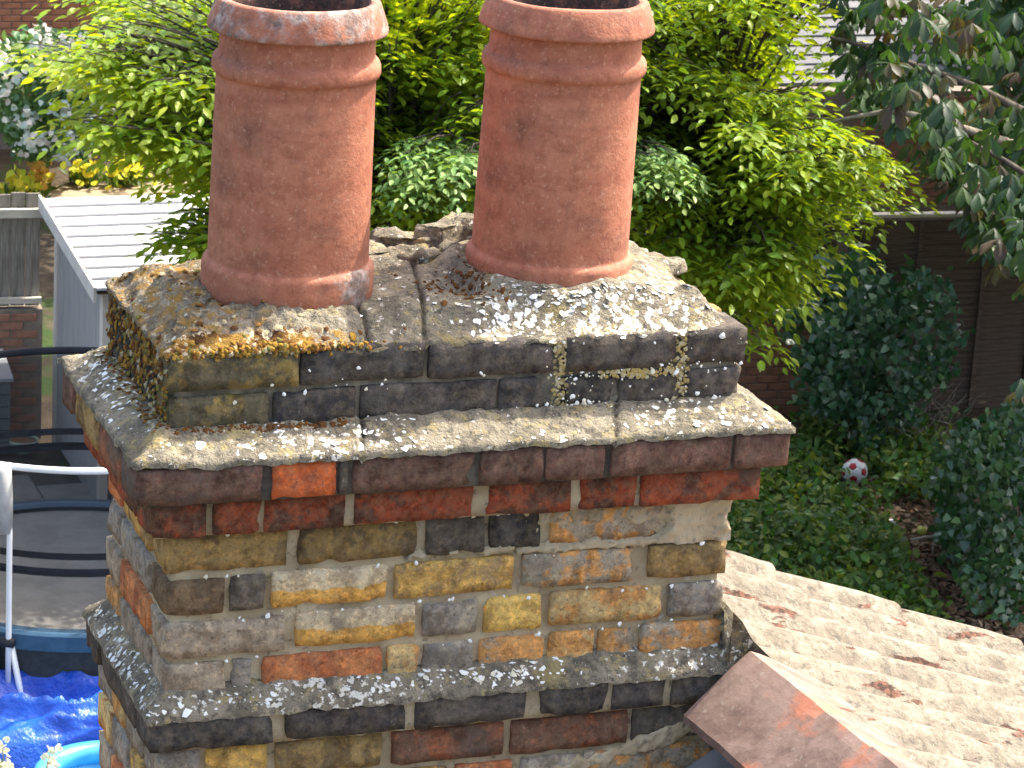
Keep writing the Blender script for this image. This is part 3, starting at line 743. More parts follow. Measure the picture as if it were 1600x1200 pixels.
# ================================================================== garden
def inpoly(x, y, P):
    r = False; j = len(P)-1
    for i in range(len(P)):
        if (P[i][1] > y) != (P[j][1] > y) and x < (P[j][0]-P[i][0])*(y-P[i][1])/(P[j][1]-P[i][1])+P[i][0]: r = not r
        j = i
    return r
def samp(P):
    xs = [p[0] for p in P]; ys = [p[1] for p in P]
    while True:
        x, y = rnd.uniform(min(xs), max(xs)), rnd.uniform(min(ys), max(ys))
        if inpoly(x, y, P): return x, y
rng = np.random.default_rng(5)
def norm(a): return a/np.maximum(np.linalg.norm(a, axis=1, keepdims=True), 1e-9)
SHAPES = {   # leaf outlines: (along, half width) pairs from base to tip
 'oval': [(.0, .02), (.22, .33), (.5, .45), (.78, .30), (1., .0)],
 'ivy': [(.0, .05), (.12, .48), (.38, .34), (.55, .36), (1., .0)],
 'obov': [(.0, .02), (.35, .20), (.68, .42), (.86, .30), (1., .0)],
 'pet': [(.0, .10), (.4, .45), (.8, .5), (.95, .3), (1., .0)]}
def leaves(name, P, A, N, Ln, Wd, col, mat, parent=None, shape='oval', fold=.18, curl=.12, kind='stuff', mw=None):
    """One folded, curling blade per row: P base, A axis, N normal."""
    sh = SHAPES[shape]; n = len(P); k = len(sh)
    A = norm(A); N = norm(N-(N*A).sum(1, keepdims=True)*A); S = np.cross(A, N)
    Ln = Ln[:, None]; Wd = Wd[:, None]
    rows = []
    for t, hw in sh:
        mid = P + A*Ln*t - N*Ln*(curl*t*t)
        e = N*Wd*hw*fold*2
        if hw < .03: rows += [mid]
        else: rows += [mid-S*Wd*hw+e, mid, mid+S*Wd*hw+e]
    nv = len(rows); V = np.stack(rows, 1).reshape(-1, 3)
    F = []; i = 0; cur = None
    lay = []
    for t, hw in sh:
        lay.append([i] if hw < .03 else [i, i+1, i+2]); i += len(lay[-1])
    tri = []
    for a, b in zip(lay[:-1], lay[1:]):
        if len(a) == 1 and len(b) == 3: tri += [(a[0], b[1], b[0]), (a[0], b[2], b[1])]
        elif len(a) == 3 and len(b) == 3: tri += [(a[0], a[1], b[1]), (a[0], b[1], b[0]), (a[1], a[2], b[2]), (a[1], b[2], b[1])]
        else: tri += [(a[0], a[1], b[0]), (a[1], a[2], b[0])]
    tri = np.array(tri); FF = (tri[None]+(np.arange(n)*nv)[:, None, None]).reshape(-1, 3)
    me = bpy.data.meshes.new(name); me.vertices.add(len(V)); me.vertices.foreach_set('co', V.astype(np.float32).ravel())
    me.loops.add(FF.size); me.loops.foreach_set('vertex_index', FF.astype(np.int32).ravel())
    me.polygons.add(len(FF)); me.polygons.foreach_set('loop_start', np.arange(0, FF.size, 3, dtype=np.int32))
    me.update(calc_edges=True); me.polygons.foreach_set('use_smooth', np.ones(len(FF), bool)); me.materials.append(mat)
    o = bpy.data.objects.new(name, me); link(o, parent, mw)
    cattr(o, 'tint', np.repeat(col, nv, axis=0))
    if kind: o['kind'] = kind
    return o
def tints(n, base, spread=.25, alt=None, altp=0.):
    c = np.tile(np.array(base), (n, 1))*(1+rng.uniform(-spread, spread, (n, 1)))
    c[:, 0] *= 1+rng.uniform(-.2, .2, n)
    if alt is not None:
        m = rng.random(n) < altp; c[m] = np.array(alt)*(1+rng.uniform(-.2, .2, (m.sum(), 1)))
    return c
LEAF_H = mat_leaf('hornbeam_leaf', .45, .4, .5, (1.9, 1.6, .35)); LEAF_D = mat_leaf('glossy_leaf', .32, .55, .25, (1.3, 1.4, .5))
LEAF_C = mat_leaf('chestnut_leaf', .5, .35, .35, (1.3, 1.4, .5)); LEAF_G = mat_leaf('ground_leaf', .5, .35, .35, (1.4, 1.4, .4))
PETAL = mat_leaf('petal', .6, .2, .4, (1.1, 1.1, 1.)); LITTER = mat_leaf('dead_leaf', .8, .1, .1, (1., .9, .7))
BARK = mat_simple('bark', (.055, .045, .035), (.12, .10, .08), 14, .95, .1, .9, (1, 1, .3)); TWIG = mat_simple('pale_twig', (.16, .135, .10), (.26, .23, .18), 20, .9, .1, .4)

def bough(p0, p1, n=9, sag=.0, wig=.08):
    p0, p1 = np.array(p0), np.array(p1); L = np.linalg.norm(p1-p0); out = []
    s = rnd.uniform(0, 99)
    for i in range(n+1):
        t = i/n; q = p0+(p1-p0)*t; q = q + np.array([0, 0, 1.])*(sag*L*4*t*(1-t)) 
        q = q + np.array([mn.noise((t*3, s, 0)), mn.noise((t*3, s, 5)), mn.noise((t*3, s, 9))])*wig*L*t*(1-.5*t)
        out.append(q)
    return np.array(out)
def spray_leaves(tips, trunk, dens=1., ls=.085, span=(.40, .80), flat=.8):
    """Layered sprays: every bough ends in a drooping fan of twigs with two ranks of leaves. Returns leaf arrays and bough lines."""
    P = []; A = []; N = []; Ls = []; rank = []; lines = []
    for (tip, br) in tips:
        tip = np.array(tip); st = np.array([trunk[0], trunk[1], max(.8, tip[2]*.72-.1+rnd.uniform(-.3, .3))])
        B = bough(st, tip, 9, .06, .05); lines.append(B)
        L = np.linalg.norm(tip-st); d0 = (B[-1]-B[-3]); d0 /= np.linalg.norm(d0)
        nt_ = int(rnd.randint(7, 11)*dens)
        side = np.cross(d0, [0, 0, 1.]); side /= np.linalg.norm(side)+1e-6
        sprayL = rnd.uniform(*span)
        pl = np.cross(side, d0); pl = pl if pl[2] > 0 else -pl
        pl = pl+rng.normal(0, .16, 3); pl /= np.linalg.norm(pl)
        for k in range(nt_):
            u = k/nt_; base = tip-d0*sprayL*1.4*(1-u)
            sg = 1 if k % 2 else -1
            td = d0*rnd.uniform(.6, 1.1)+side*sg*rnd.uniform(.35, 1.)*(1-.5*u)
            if k == nt_-1: td = d0.copy()
            td[2] -= rnd.uniform(.05, .4); td /= np.linalg.norm(td)
            tl = sprayL*rnd.uniform(.55, 1.05)*(1-.35*u); nl = max(4, int(tl/ls*1.9))
            for i in range(nl):
                t = (i+1)/nl; b = base+td*tl*t+np.array([0, 0, -1.])*(tl*.32*t*t)
                ts = np.cross(td, pl); sg2 = 1 if i % 2 else -1
                ax = td*.75+ts*sg2*(.85 if i < nl-1 else 0.)+rng.normal(0, .11, 3); ax[2] -= .22*t
                P.append(b); A.append(ax); N.append(pl*flat+rng.normal(0, .20, 3)); Ls.append(ls*rnd.uniform(.65, 1.15)*(1-.25*t)); rank.append(t*.6+.4*br)
    return np.array(P), np.array(A), np.array(N), np.array(Ls), np.array(rank), lines
def wood(lines, r0, r1, n=5):
    return join([tube(B, list(np.linspace(r0, r1, len(B))), n) for B in lines])

def broad_tree(name, label, cat, polys, trunk, r_trunk, ht, base_col, tip_col, group=None, ls=.085, extra=None, dens=1., mat=None):
    root = thing(name, label, cat, (trunk[0], trunk[1], 0), group)
    tips = []
    for poly, nT, d0, d1 in polys:
        sg = -1 if trunk[0] < 7 else 1
        for _ in range(max(1, nT//9)):                                   # tiers of sprays along one bough
            x, y = samp(poly); d = d0+(d1-d0)*rnd.random()**1.4; sl = rnd.uniform(-.05, .35); b0 = rnd.random()
            for k in range(9 if nT > 20 else nT):
                u = rnd.uniform(-95, 55); p = (x+sg*u, y+u*sl*.9+rnd.gauss(0, 9))
                if inpoly(*p, poly): tips.append((atd(*p, d+rnd.gauss(0, .22)), min(1, max(0, b0+rnd.gauss(0, .2)))))
    for (c, r, nT) in (extra or []):
        for _ in range(nT):
            v = rng.normal(0, 1, 3); v /= np.linalg.norm(v); v *= rnd.uniform(.7, 1.); tips.append((np.array(c)+v*np.array(r), rnd.random()))
    P, A, N, Ls, rk, lines = spray_leaves(tips, trunk, dens, ls)
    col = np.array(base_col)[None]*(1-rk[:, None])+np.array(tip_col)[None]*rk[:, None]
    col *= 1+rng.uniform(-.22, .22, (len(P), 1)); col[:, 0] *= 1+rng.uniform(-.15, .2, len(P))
    leaves('crown', P, A, N, Ls, Ls*.50, col, mat or LEAF_H, root)
    tr = bough((trunk[0], trunk[1], -.1), (trunk[0]+rnd.uniform(-.3, .3), trunk[1]+rnd.uniform(-.3, .3), ht), 10, 0, .03)
    mk('trunk', *tube(tr, list(np.linspace(r_trunk, r_trunk*.2, len(tr))), 10), BARK, root)
    mk('boughs', *wood(lines, .022, .004, 4), BARK, root, kind='stuff')
    return root
PA = [(30, 70), (80, 20), (110, -60), (780, -60), (780, 350), (700, 380), (560, 400), (330, 395), (290, 350), (275, 300), (255, 245), (190, 195), (95, 195), (60, 165), (60, 120)]
PB = [(730, -60), (1320, -60), (1310, 60), (1290, 150), (1375, 215), (1460, 300), (1390, 345), (1260, 415), (1225, 470), (1195, 545), (1150, 530), (980, 400), (730, 380)]
tA = atz(430, 640); tA = tA*0+np.array([6.1, 17.4, 0]); tB = np.array([8.9, 17.6, 0])
broad_tree('hornbeam_tree', 'yellow-green broadleaf tree with drooping sprays over the white shed roof', 'tree',
           [(PA, 640, 22.3, 24.8), ([(85, 80), (330, 10), (330, 330), (270, 240), (100, 190)], 110, 22.0, 23.2), ([(235, 330), (330, 300), (335, 395), (255, 392)], 16, 22.2, 22.8)], tA, .14, 6.,
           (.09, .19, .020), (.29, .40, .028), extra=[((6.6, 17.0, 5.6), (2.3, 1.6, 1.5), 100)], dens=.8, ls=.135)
broad_tree('hornbeam_tree', 'yellow-green broadleaf tree with one long spray reaching towards the dark fence', 'tree',
           [(PB, 620, 22.6, 25.2), ([(1080, 120), (1290, 160), (1400, 225), (1455, 300), (1330, 330), (1180, 280)], 80, 22.4, 23.0), ([(1110, 380), (1230, 430), (1195, 545), (1150, 530)], 30, 22.8, 23.6)], tB, .15, 6.,
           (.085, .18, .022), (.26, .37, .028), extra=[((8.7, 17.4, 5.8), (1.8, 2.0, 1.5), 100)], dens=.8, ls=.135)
# blue-green shrub between the two crowns
broad_tree('elder_shrub', 'grey-green shrub growing up between the two yellow-green trees', 'shrub',
           [([(600, 120), (745, 120), (745, 345), (640, 345)], 34, 22.0, 22.5), ([(1000, 120), (1080, 200), (1110, 420), (1000, 380)], 30, 22.1, 22.7)], np.array([7.6, 18.3, 0]), .06, 3.4,
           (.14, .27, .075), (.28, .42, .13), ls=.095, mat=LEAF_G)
# dense far hedge trees filling the view beyond the boundary
for i, (x, y, r, lab) in enumerate(((8.9, 27.2, 2.4, 'dark green tree in the next garden behind the yellow-green trees'), (10.6, 25.2, 2.2, 'dark green tree in the next garden beside the pale garage'), (17.2, 24.4, 2.6, 'dark green tree beyond the end of the dark fence'))):
    root = thing('garden_tree', lab, 'tree', (x, y, 0))
    n_ = 9000; v = norm(rng.normal(0, 1, (n_, 3))); rr = rng.uniform(.55, 1., (n_, 1))**.5
    lump = np.array([1+.25*mn.noise((a*2.2+i*9, b*2.2, c*2.2)) for a, b, c in v])[:, None]
    P = np.array([x, y, 3.2])+v*rr*lump*np.array([r, r*.8, 2.8])
    leaves('crown', P, v+rng.normal(0, .8, (n_, 3)), v*.6+rng.normal(0, .5, (n_, 3))+[0, 0, .5], rng.uniform(.10, .19, n_), rng.uniform(.07, .12, n_), tints(n_, (.035, .075, .02), .35), LEAF_C, root)
    mk('trunk', *tube(bough((x, y, -.1), (x+.2, y, 3.4), 6), list(np.linspace(.16, .05, 7)), 8), BARK, root)

# ------------------------------------------------------------------ horse chestnut on the right
ch = np.array([13.6, 16.9, 0])
root = thing('horse_chestnut', 'horse chestnut with large dark palmate leaves, some browned, overhanging the dark fence', 'tree', tuple(ch))
def palmate(seed):
    q = random.Random(seed); P = []; A = []; N = []; Ls = []; n5 = q.choice((5, 5, 6, 7))
    for i in range(n5):
        a = (i-(n5-1)/2)*R(q.uniform(44, 54)); P.append((0, 0, 0)); A.append((math.sin(a), math.cos(a), -.55-.15*abs(a)+q.uniform(-.2, .2))); N.append((0, .2, 1.)); Ls.append(.19*(1-.16*abs(a))*q.uniform(.85, 1.1))
    return np.array(P), np.array(A), np.array(N), np.array(Ls)
pal = []
for i in range(8):
    P, A, N, Ls = palmate(i)
    base = [(.026, .060, .022), (.03, .066, .019), (.021, .05, .022), (.034, .066, .019), (.026, .054, .019), (.058, .048, .022), (.065, .044, .024), (.04, .075, .02)][i]
    o = leaves('leaf', P, A, N, Ls, Ls*.52, tints(len(P), base, .2), LEAF_C, root, 'obov', .16, .35, None, T(ch[0], ch[1], 3.5))
    pal.append(o.data); bpy.data.objects.remove(o)
PC = [([(1330, -30), (1640, -30), (1640, 300), (1500, 330), (1440, 200), (1400, 190), (1370, 40)], 165, 21.3, 24.2), ([(1500, 250), (1640, 250), (1640, 470), (1570, 430), (1530, 380)], 55, 21.6, 23.6), ([(1280, -30), (1400, -30), (1420, 110), (1330, 110)], 40, 23.2, 24.6), ([(1390, 120), (1480, 110), (1500, 210), (1400, 220)], 14, 21.2, 21.6), ([(1560, 590), (1610, 580), (1610, 620), (1570, 625)], 2, 21.6, 21.8)]
ctips = []
for poly, n_, d0, d1 in PC:
    for _ in range(n_):
        p = atd(*samp(poly), rnd.uniform(d0, d1)); ctips.append(p)
        mw = T(*p) @ Matrix.Rotation(rnd.uniform(0, 6.28), 4, 'Z') @ Matrix.Rotation(rnd.gauss(0, .35), 4, 'X') @ Matrix.Scale(rnd.uniform(.75, 1.2), 4)
        inst('leaf', rnd.choice(pal), root, mw)
# the rest of its crown, mostly outside the picture
Pn = []; An = []; Nn = []; Ln = []
for _ in range(3800):
    v = rng.normal(0, 1, 3); v /= np.linalg.norm(v); v *= rnd.uniform(.45, 1.)**.6
    c = ch+np.array([.3, 1.0, 4.3])+v*np.array([2.9, 3.4, 2.6])
    u, vv = pr(c)
    if c[0] < 10.7 or (u < 1560 and vv > -80): continue
    a0 = rnd.uniform(0, 6.28)
    for k in range(6):
        a = a0+k*R(50); Pn.append(c); An.append((math.cos(a), math.sin(a), -.6)); Nn.append((0, 0, 1.)); Ln.append(rnd.uniform(.15, .24))
for _ in range(230):
    c = atd(*samp([(1320, 60), (1420, 150), (1640, 150), (1640, 420), (1540, 400), (1480, 290), (1400, 200), (1300, 120)]), rnd.uniform(24.0, 26.2)); a0 = rnd.uniform(0, 6.28)
    for k in range(6):
        a = a0+k*R(50); Pn.append(c); An.append((math.cos(a), math.sin(a), -.6)); Nn.append((0, 0, 1.)); Ln.append(rnd.uniform(.13, .20))
Pn = np.array(Pn); Ln = np.array(Ln)
leaves('crown', Pn, np.array(An), np.array(Nn)+rng.normal(0, .2, (len(Pn), 3)), Ln, Ln*.5, tints(len(Pn), (.045, .09, .028), .3, (.13, .08, .04), .08), LEAF_C, root, 'obov', .16, .3)
mk('trunk', *tube(bough((ch[0], ch[1], -.1), (ch[0]+.2, ch[1]+.6, 6), 8, 0, .04), list(np.linspace(.22, .06, 9)), 10), BARK, root)
for a, b, d, r in (((1600, 175), (1300, 60), 23.6, .028), ((1640, 300), (1470, 195), 22.8, .022)):
    mk('bough', *tube(bough(atd(*a, d), atd(*b, d-.2), 10, .02, .06), list(np.linspace(r*1.3, r*.45, 11)), 7), BARK, root)
mk('bough', *tube(np.vstack([bough(ch+[0, .2, 2.6], atd(1480, 195, 23.), 6, 0, .02), bough(atd(1478, 195, 23.), atd(1400, 172, 23.1), 3, 0, .03)[1:], bough(atd(1400, 172, 23.1), atd(1290, 192, 23.2), 5, .01, .02)[1:]]), list(np.linspace(.05, .008, 15)), 7), TWIG, root)

# ------------------------------------------------------------------ boundary: wall and fences at the end of the garden
def wy(x): return 21.15-.075*x                                   # boundary line
OLDB = mat_simple('old_wall_brick', (.20, .105, .075), (.30, .15, .10), 7, .95, .1, .5); OLDM = mat_simple('old_wall_mortar', (.16, .13, .10), (.22, .18, .14), 10, .97)
bx_me = {}
def brick_wall(name, label, x0, x1, h, y_of, vis, mat, group=None, coping=None):
    root = thing(name, label, 'wall', ((x0+x1)/2, y_of((x0+x1)/2)+.11, 0), group)
    rz = math.atan2(y_of(x1)-y_of(x0), x1-x0); Lw = math.hypot(x1-x0, y_of(x1)-y_of(x0))
    WMx = T(x0, y_of(x0), 0) @ Matrix.Rotation(rz, 4, 'Z')
    mk('mortar_bed', *box(0, Lw, .008, .215, 0, h-.004), OLDM, root, WMx, smooth=False)
    key = mat.name
    if key not in bx_me:
        l = []
        for sx in (.215, .1025):
            o = fix_normals(mk('brick', *rbox(sx, .1025, .065, .006), mat, None, smooth=False)); l.append(o.data); bpy.data.objects.remove(o)
        bx_me[key] = l
    nb = 0
    for k in range(int(h/.075)):
        z = .0375+.075*k; x = 0 if k % 2 else -.1125
        while x < Lw:
            c = x+.1075
            if c+.11 < Lw and c > .1 and vis(x0+c*math.cos(rz), z):
                inst('brick', bx_me[key][0], root, WMx @ T(c, .051+rnd.uniform(-.004, .003), z) @ Matrix.Rotation(rnd.uniform(-.01, .01), 4, 'Z')); nb += 1
            x += .225
    if coping: mk('coping', *rbox(Lw, .30, .05, .01), coping, root, WMx @ T(Lw/2, .10, h+.026), smooth=False)
    return root
brick_wall('garden_wall', 'low red brick garden wall under the grey boarded fence beside the shed', 1.6, 4.22, 1.16, wy, lambda x, z: x > 3.35, OLDB)
brick_wall('garden_wall', 'dark brick garden wall with pale coping behind the ivy bush', 9.9, 11.45, .93, wy, lambda x, z: 10.2 < x, OLDB, coping=mat_simple('pale_coping', (.34, .30, .24), (.42, .38, .30), 9, .9))
FENCE_G = mat_simple('grey_fence_board', (.15, .135, .115), (.28, .255, .215), 3, .9, .15, .5, (18, 18, 1.2)); RAILW = mat_simple('pale_fence_rail', (.42, .38, .31), (.55, .50, .42), 6, .9, .15, .3, (1, 8, 8))
root = thing('board_fence', 'grey vertical board fence with pale rails on the low brick wall', 'fence', (3., wy(3.)+.1, 1.16))
rzf = math.atan(-.075)
for i in range(21):
    x = 1.65+i*.125; h = .98+rnd.uniform(-.012, .012)
    mk('board', *box(-.058, .058, -.009, .009, 0, h), FENCE_G, root, T(x, wy(x)+.10+(.010 if i % 2 else 0), 1.165) @ Matrix.Rotation(rzf+rnd.uniform(-.02, .02), 4, 'Z'), smooth=False)
for z, hh in ((1.95, .075), (1.20, .05)): mk('rail', *box(-1.3, 1.3, -.03, .02, 0, hh), RAILW, root, T(2.92, wy(2.92)+.055, z) @ Matrix.Rotation(rzf, 4, 'Z'), smooth=False)
FENCE_D = mat_simple('dark_fence_board', (.075, .054, .042), (.135, .098, .075), 3, .9, .15, .5, (1.2, 18, 18))
POSTM = mat_simple('fence_post', (.05, .036, .028), (.085, .06, .045), 5, .9, .1, .3)
def lap_fence(label, x0, x1, zb, zt, rail):
    root = thing('lap_panel_fence', label, 'fence', ((x0+x1)/2, wy((x0+x1)/2), zb), 'dark lap panel fences')
    xs_ = [x0+1.86*i for i in range(int((x1-x0)/1.86)+1)]
    for x in xs_: mk('post', *box(-.045, .045, -.05, .05, 0, zt-zb+.03), POSTM, root, T(x, wy(x)+.03, zb) @ Matrix.Rotation(rzf, 4, 'Z'), smooth=False)
    for xa in xs_:
        xb = min(xa+1.86, x1); L_ = xb-xa-.1
        if L_ < .2: continue
        k = 0; z = zb-.05 if zb < .1 else zb+.004
        while z < zt-.08:
            mk('board', *box(-L_/2, L_/2, -.008, .008, 0, .135), FENCE_D, root, T((xa+xb)/2, wy((xa+xb)/2)+.02, z) @ Matrix.Rotation(rzf, 4, 'Z') @ Matrix.Rotation(R(5), 4, 'X') @ Matrix.Rotation(rnd.uniform(-.008, .008), 4, 'Y'), smooth=False); z += .115
        for t in (.35, .7): mk('batten', *box(-.02, .02, -.03, 0, 0, zt-zb-.05), FENCE_D, root, T(xa+(xb-xa)*t, wy(xa+(xb-xa)*t)-.005, zb+.02) @ Matrix.Rotation(rzf, 4, 'Z'), smooth=False)
    if rail: mk('capping_rail', *rbox(x1-x0, .09, .035, .006), RAILW, root, T((x0+x1)/2, wy((x0+x1)/2)+.02, zt+.02) @ Matrix.Rotation(rzf, 4, 'Z'), smooth=False)
lap_fence('dark brown lap fence panels standing on the brick wall with coping', 9.9, 11.4, .99, 1.92, False)
lap_fence('dark brown lap fence with pale capping rail beside the ivy bush', 11.5, 16.2, .0, 1.84, True)
lap_fence('dark brown lap fence running behind the two yellow-green trees', 6.9, 9.85, .0, 1.84, False)
# outbuilding wall seen dimly above the fence
brick_wall('outbuilding_wall', 'dim brown brick wall showing above the dark fence rail', 11.2, 14.4, 2.75, lambda x: 22.3-.075*x, lambda x, z: z > 1.65 and 11.9 < x < 13.4, OLDB)

# ------------------------------------------------------------------ white-roofed shed
SH_W = mat_simple('shed_grey_board', (.27, .265, .255), (.33, .325, .31), 3, .85, .2, .2, (10, 10, .8)); SH_T = mat_simple('shed_cream_trim', (.50, .46, .41), (.58, .54, .48), 5, .8, .25)
SH_R = mat_simple('white_roof_board', (.50, .50, .53), (.56, .56, .585), 4, .6, .3)
sx0, sx1, sy0, sy1, zb_, zf_ = 4.30, 6.6, 18.9, 20.7, 2.10, 1.93
shed = thing('garden_shed', 'pale grey garden shed with white boarded sloping roof and cream trim', 'shed', ((sx0+sx1)/2, (sy0+sy1)/2, 0))
def zroof(y): return zf_+(zb_-zf_)*(y-sy0)/(sy1-sy0)
for i in range(8):                                                             # side wall boards
    ya, yb2 = sy0+.09+(sy1-sy0-.18)*i/8, sy0+.09+(sy1-sy0-.18)*(i+1)/8-.006
    V = [(sx0, ya, .03), (sx0, yb2, .03), (sx0, yb2, zroof(yb2)-.03), (sx0, ya, zroof(ya)-.03)]; V += [(a+.02, b, c) for a, b, c in V]
    mk('wall_board', V, [(0, 3, 2, 1), (4, 5, 6, 7), (0, 1, 5, 4), (2, 3, 7, 6), (0, 4, 7, 3), (1, 2, 6, 5)], SH_W, shed, smooth=False)
for i in range(13):
    z = .03+i*.138
    if z+.134 < zf_: mk('front_board', *box(sx0+.09, sx1-.09, sy0-.002, sy0+.02, z, z+.134), SH_W, shed, smooth=False)
mk('back_wall', *box(sx0+.03, sx1, sy1-.03, sy1, .03, zb_-.04), SH_W, shed, smooth=False); mk('end_wall', *box(sx1-.03, sx1, sy0+.03, sy1-.04, .03, zf_-.04), SH_W, shed, smooth=False)
for y_, zt_ in ((sy0+.035, zf_), (sy1-.05, zb_)):
    mk('corner_post', *box(sx0-.016, sx0+.05, y_-.05, y_+.055, .0, zt_-.03), SH_T, shed, smooth=False)
nb_ = 9; oy0, oy1 = sy0-.16, sy1+.16
for i in range(nb_):
    ya, yb2 = oy0+(oy1-oy0)*i/nb_, oy0+(oy1-oy0)*(i+1)/nb_-.014
    V = [(sx0-.10, ya, zroof(ya)+.030), (sx1+.1, ya, zroof(ya)+.030), (sx1+.1, yb2, zroof(yb2)+.008), (sx0-.10, yb2, zroof(yb2)+.008)]; V += [(a, b, c-.022) for a, b, c in V]
    mk('roof_board', V, [(0, 1, 2, 3), (7, 6, 5, 4), (0, 4, 5, 1), (1, 5, 6, 2), (2, 6, 7, 3), (3, 7, 4, 0)], SH_R, shed, smooth=False)
V = [(sx0-.09, oy0+.01, zroof(oy0)-.012), (sx1+.09, oy0+.01, zroof(oy0)-.012), (sx1+.09, oy1-.01, zroof(oy1)-.014), (sx0-.09, oy1-.01, zroof(oy1)-.014)]; V += [(a, b, c-.012) for a, b, c in V]
mk('roof_deck', V, [(0, 1, 2, 3), (7, 6, 5, 4), (0, 4, 5, 1), (1, 5, 6, 2), (2, 6, 7, 3), (3, 7, 4, 0)], POSTM, shed, smooth=False)
V = [(sx0-.125, oy0, zroof(oy0)-.09), (sx0-.125, oy1, zroof(oy1)-.09), (sx0-.125, oy1, zroof(oy1)+.035), (sx0-.125, oy0, zroof(oy0)+.035)]; V += [(a+.022, b, c) for a, b, c in V]
mk('bargeboard', V, [(0, 3, 2, 1), (4, 5, 6, 7), (0, 1, 5, 4), (2, 3, 7, 6), (0, 4, 7, 3), (1, 2, 6, 5)], SH_T, shed, smooth=False)

# pale garage roof glimpsed through the right-hand branches
GR = mat_simple('garage_roof_board', (.11, .11, .113), (.15, .15, .15), 4, .8, .2)
gar = thing('garage', 'pale grey boarded garage roof glimpsed through the branches beyond the fence', 'garage', (14.4, 26.2, 0), rz=0)
mk('wall', *box(12.6, 16.4, 25.0, 28.0, 0, 2.0), mat_simple('garage_wall', (.26, .25, .23), (.32, .31, .28), 3, .9), gar, smooth=False)
for i in range(16):
    ya = 24.8+i*.21; za = 2.02+i*.055
    V = [(12.45, ya, za+.03), (16.5, ya, za+.03), (16.5, ya+.225, za+.065), (12.45, ya+.225, za+.065)]; V += [(a, b, c-.025) for a, b, c in V]
    mk('roof_board', V, [(0, 1, 2, 3), (7, 6, 5, 4), (0, 4, 5, 1), (1, 5, 6, 2), (2, 6, 7, 3), (3, 7, 4, 0)], GR, gar, smooth=False)

# ------------------------------------------------------------------ neighbouring house, its bed and shrubs (top left)
FAR = mat_simple('red_house_brick', (.33, .12, .07), (.43, .18, .10), 6, .92, .1, .4)
nh = brick_wall('neighbour_house', 'red brick wall of the neighbouring house behind the white-flowered shrub', 4.2, 9.2, 5.4, lambda x: 31.2-.02*x, lambda x, z: x < 7.0 and .3 < z < 3.6, FAR); nh['category'] = 'house'
wn = mk('window', *box(7.6, 8.6, 30.9, 30.99, 1.2, 2.4), mat_simple('window_glass', (.05, .06, .07), None, 1, .1, .6), nh, smooth=False)
mk('sill', *box(7.5, 8.7, 30.8, 30.99, 1.12, 1.19), SH_T, wn, smooth=False)
mk('roof', [(3.9, 30.7, 5.4), (9.5, 30.6, 5.4), (9.5, 34.5, 7.6), (3.9, 34.6, 7.6), (3.9, 30.7, 5.3), (9.5, 30.6, 5.3), (9.5, 34.5, 7.5), (3.9, 34.6, 7.5)], [(0, 1, 2, 3), (7, 6, 5, 4), (0, 4, 5, 1), (1, 5, 6, 2), (2, 6, 7, 3), (3, 7, 4, 0)], mat_simple('far_roof', (.16, .08, .06), (.22, .12, .08), 5, .9), nh, smooth=False)
root = thing('flowering_shrub', 'dark green shrub dotted with white blossom in front of the red brick wall', 'shrub', tuple(np.append(atz(75, 255)[:2], 0)))
PS = [(-20, 80), (60, 40), (140, 60), (170, 160), (140, 240), (30, 245), (-10, 180)]
n_ = 2600; P = np.array([atd(*samp(PS), rnd.uniform(33.6, 35.6)) for _ in range(n_)])
leaves('foliage', P, rng.normal(0, 1, (n_, 3))+[0, 0, -.3], rng.normal(0, .6, (n_, 3))+[.3, -.5, .6], rng.uniform(.09, .16, n_), rng.uniform(.06, .10, n_), tints(n_, (.08, .16, .055), .3, (.16, .27, .09), .3), LEAF_D, root)
n_ = 520; cl = [samp(PS) for _ in range(60)]; P = np.array([atd(*(np.array(rnd.choice(cl))+[rnd.gauss(0, 9), rnd.gauss(0, 7)]), rnd.uniform(33.4, 33.9)) for _ in range(n_)])
leaves('blossom', P, rng.normal(0, 1, (n_, 3)), rng.normal(0, .4, (n_, 3))+[0, -.7, .6], rng.uniform(.05, .09, n_), rng.uniform(.05, .09, n_), tints(n_, (.74, .75, .66), .10), PETAL, root, 'pet')
mk('stem', *tube(bough((atz(75, 255)[0], atz(75, 255)[1], -.05), atd(70, 150, 34.6), 6), .04, 6), BARK, root)
for (px_, py_, w_, lab) in ((30, 303, 34, 'clump of yellow flowers behind the grey board fence'), (62, 286, 10, 'small orange-yellow flower spike beside the shed roof corner'), (135, 276, 20, 'clump of yellow flowers over the shed roof corner'), (196, 278, 34, 'spreading yellow flowers over the middle of the shed roof')):
    g0 = atz(px_, py_+14); root = thing('yellow_flowers', lab, 'flowers', (g0[0], g0[1], 0), 'yellow flowers in the bed')
    n_ = 80; P = np.array([[g0[0]+rnd.gauss(0, w_/140*.5), g0[1]+rnd.gauss(0, .12), abs(rnd.gauss(.18, .09))] for _ in range(n_)])
    leaves('petals', P, rng.normal(0, 1, (n_, 3)), rng.normal(0, .4, (n_, 3))+[0, -.6, .8], rng.uniform(.06, .11, n_), rng.uniform(.06, .11, n_), tints(n_, (.80, .72, .06) if w_ > 15 else (.78, .50, .10), .15), PETAL, root, 'pet')
    P2 = P*1.; P2[:, 2] *= .2
    leaves('foliage', P2, rng.normal(0, .5, (n_, 3))+[0, 0, 1.], rng.normal(0, 1, (n_, 3)), rng.uniform(.10, .2, n_), rng.uniform(.04, .07, n_), tints(n_, (.09, .15, .03), .3), LEAF_G, root)

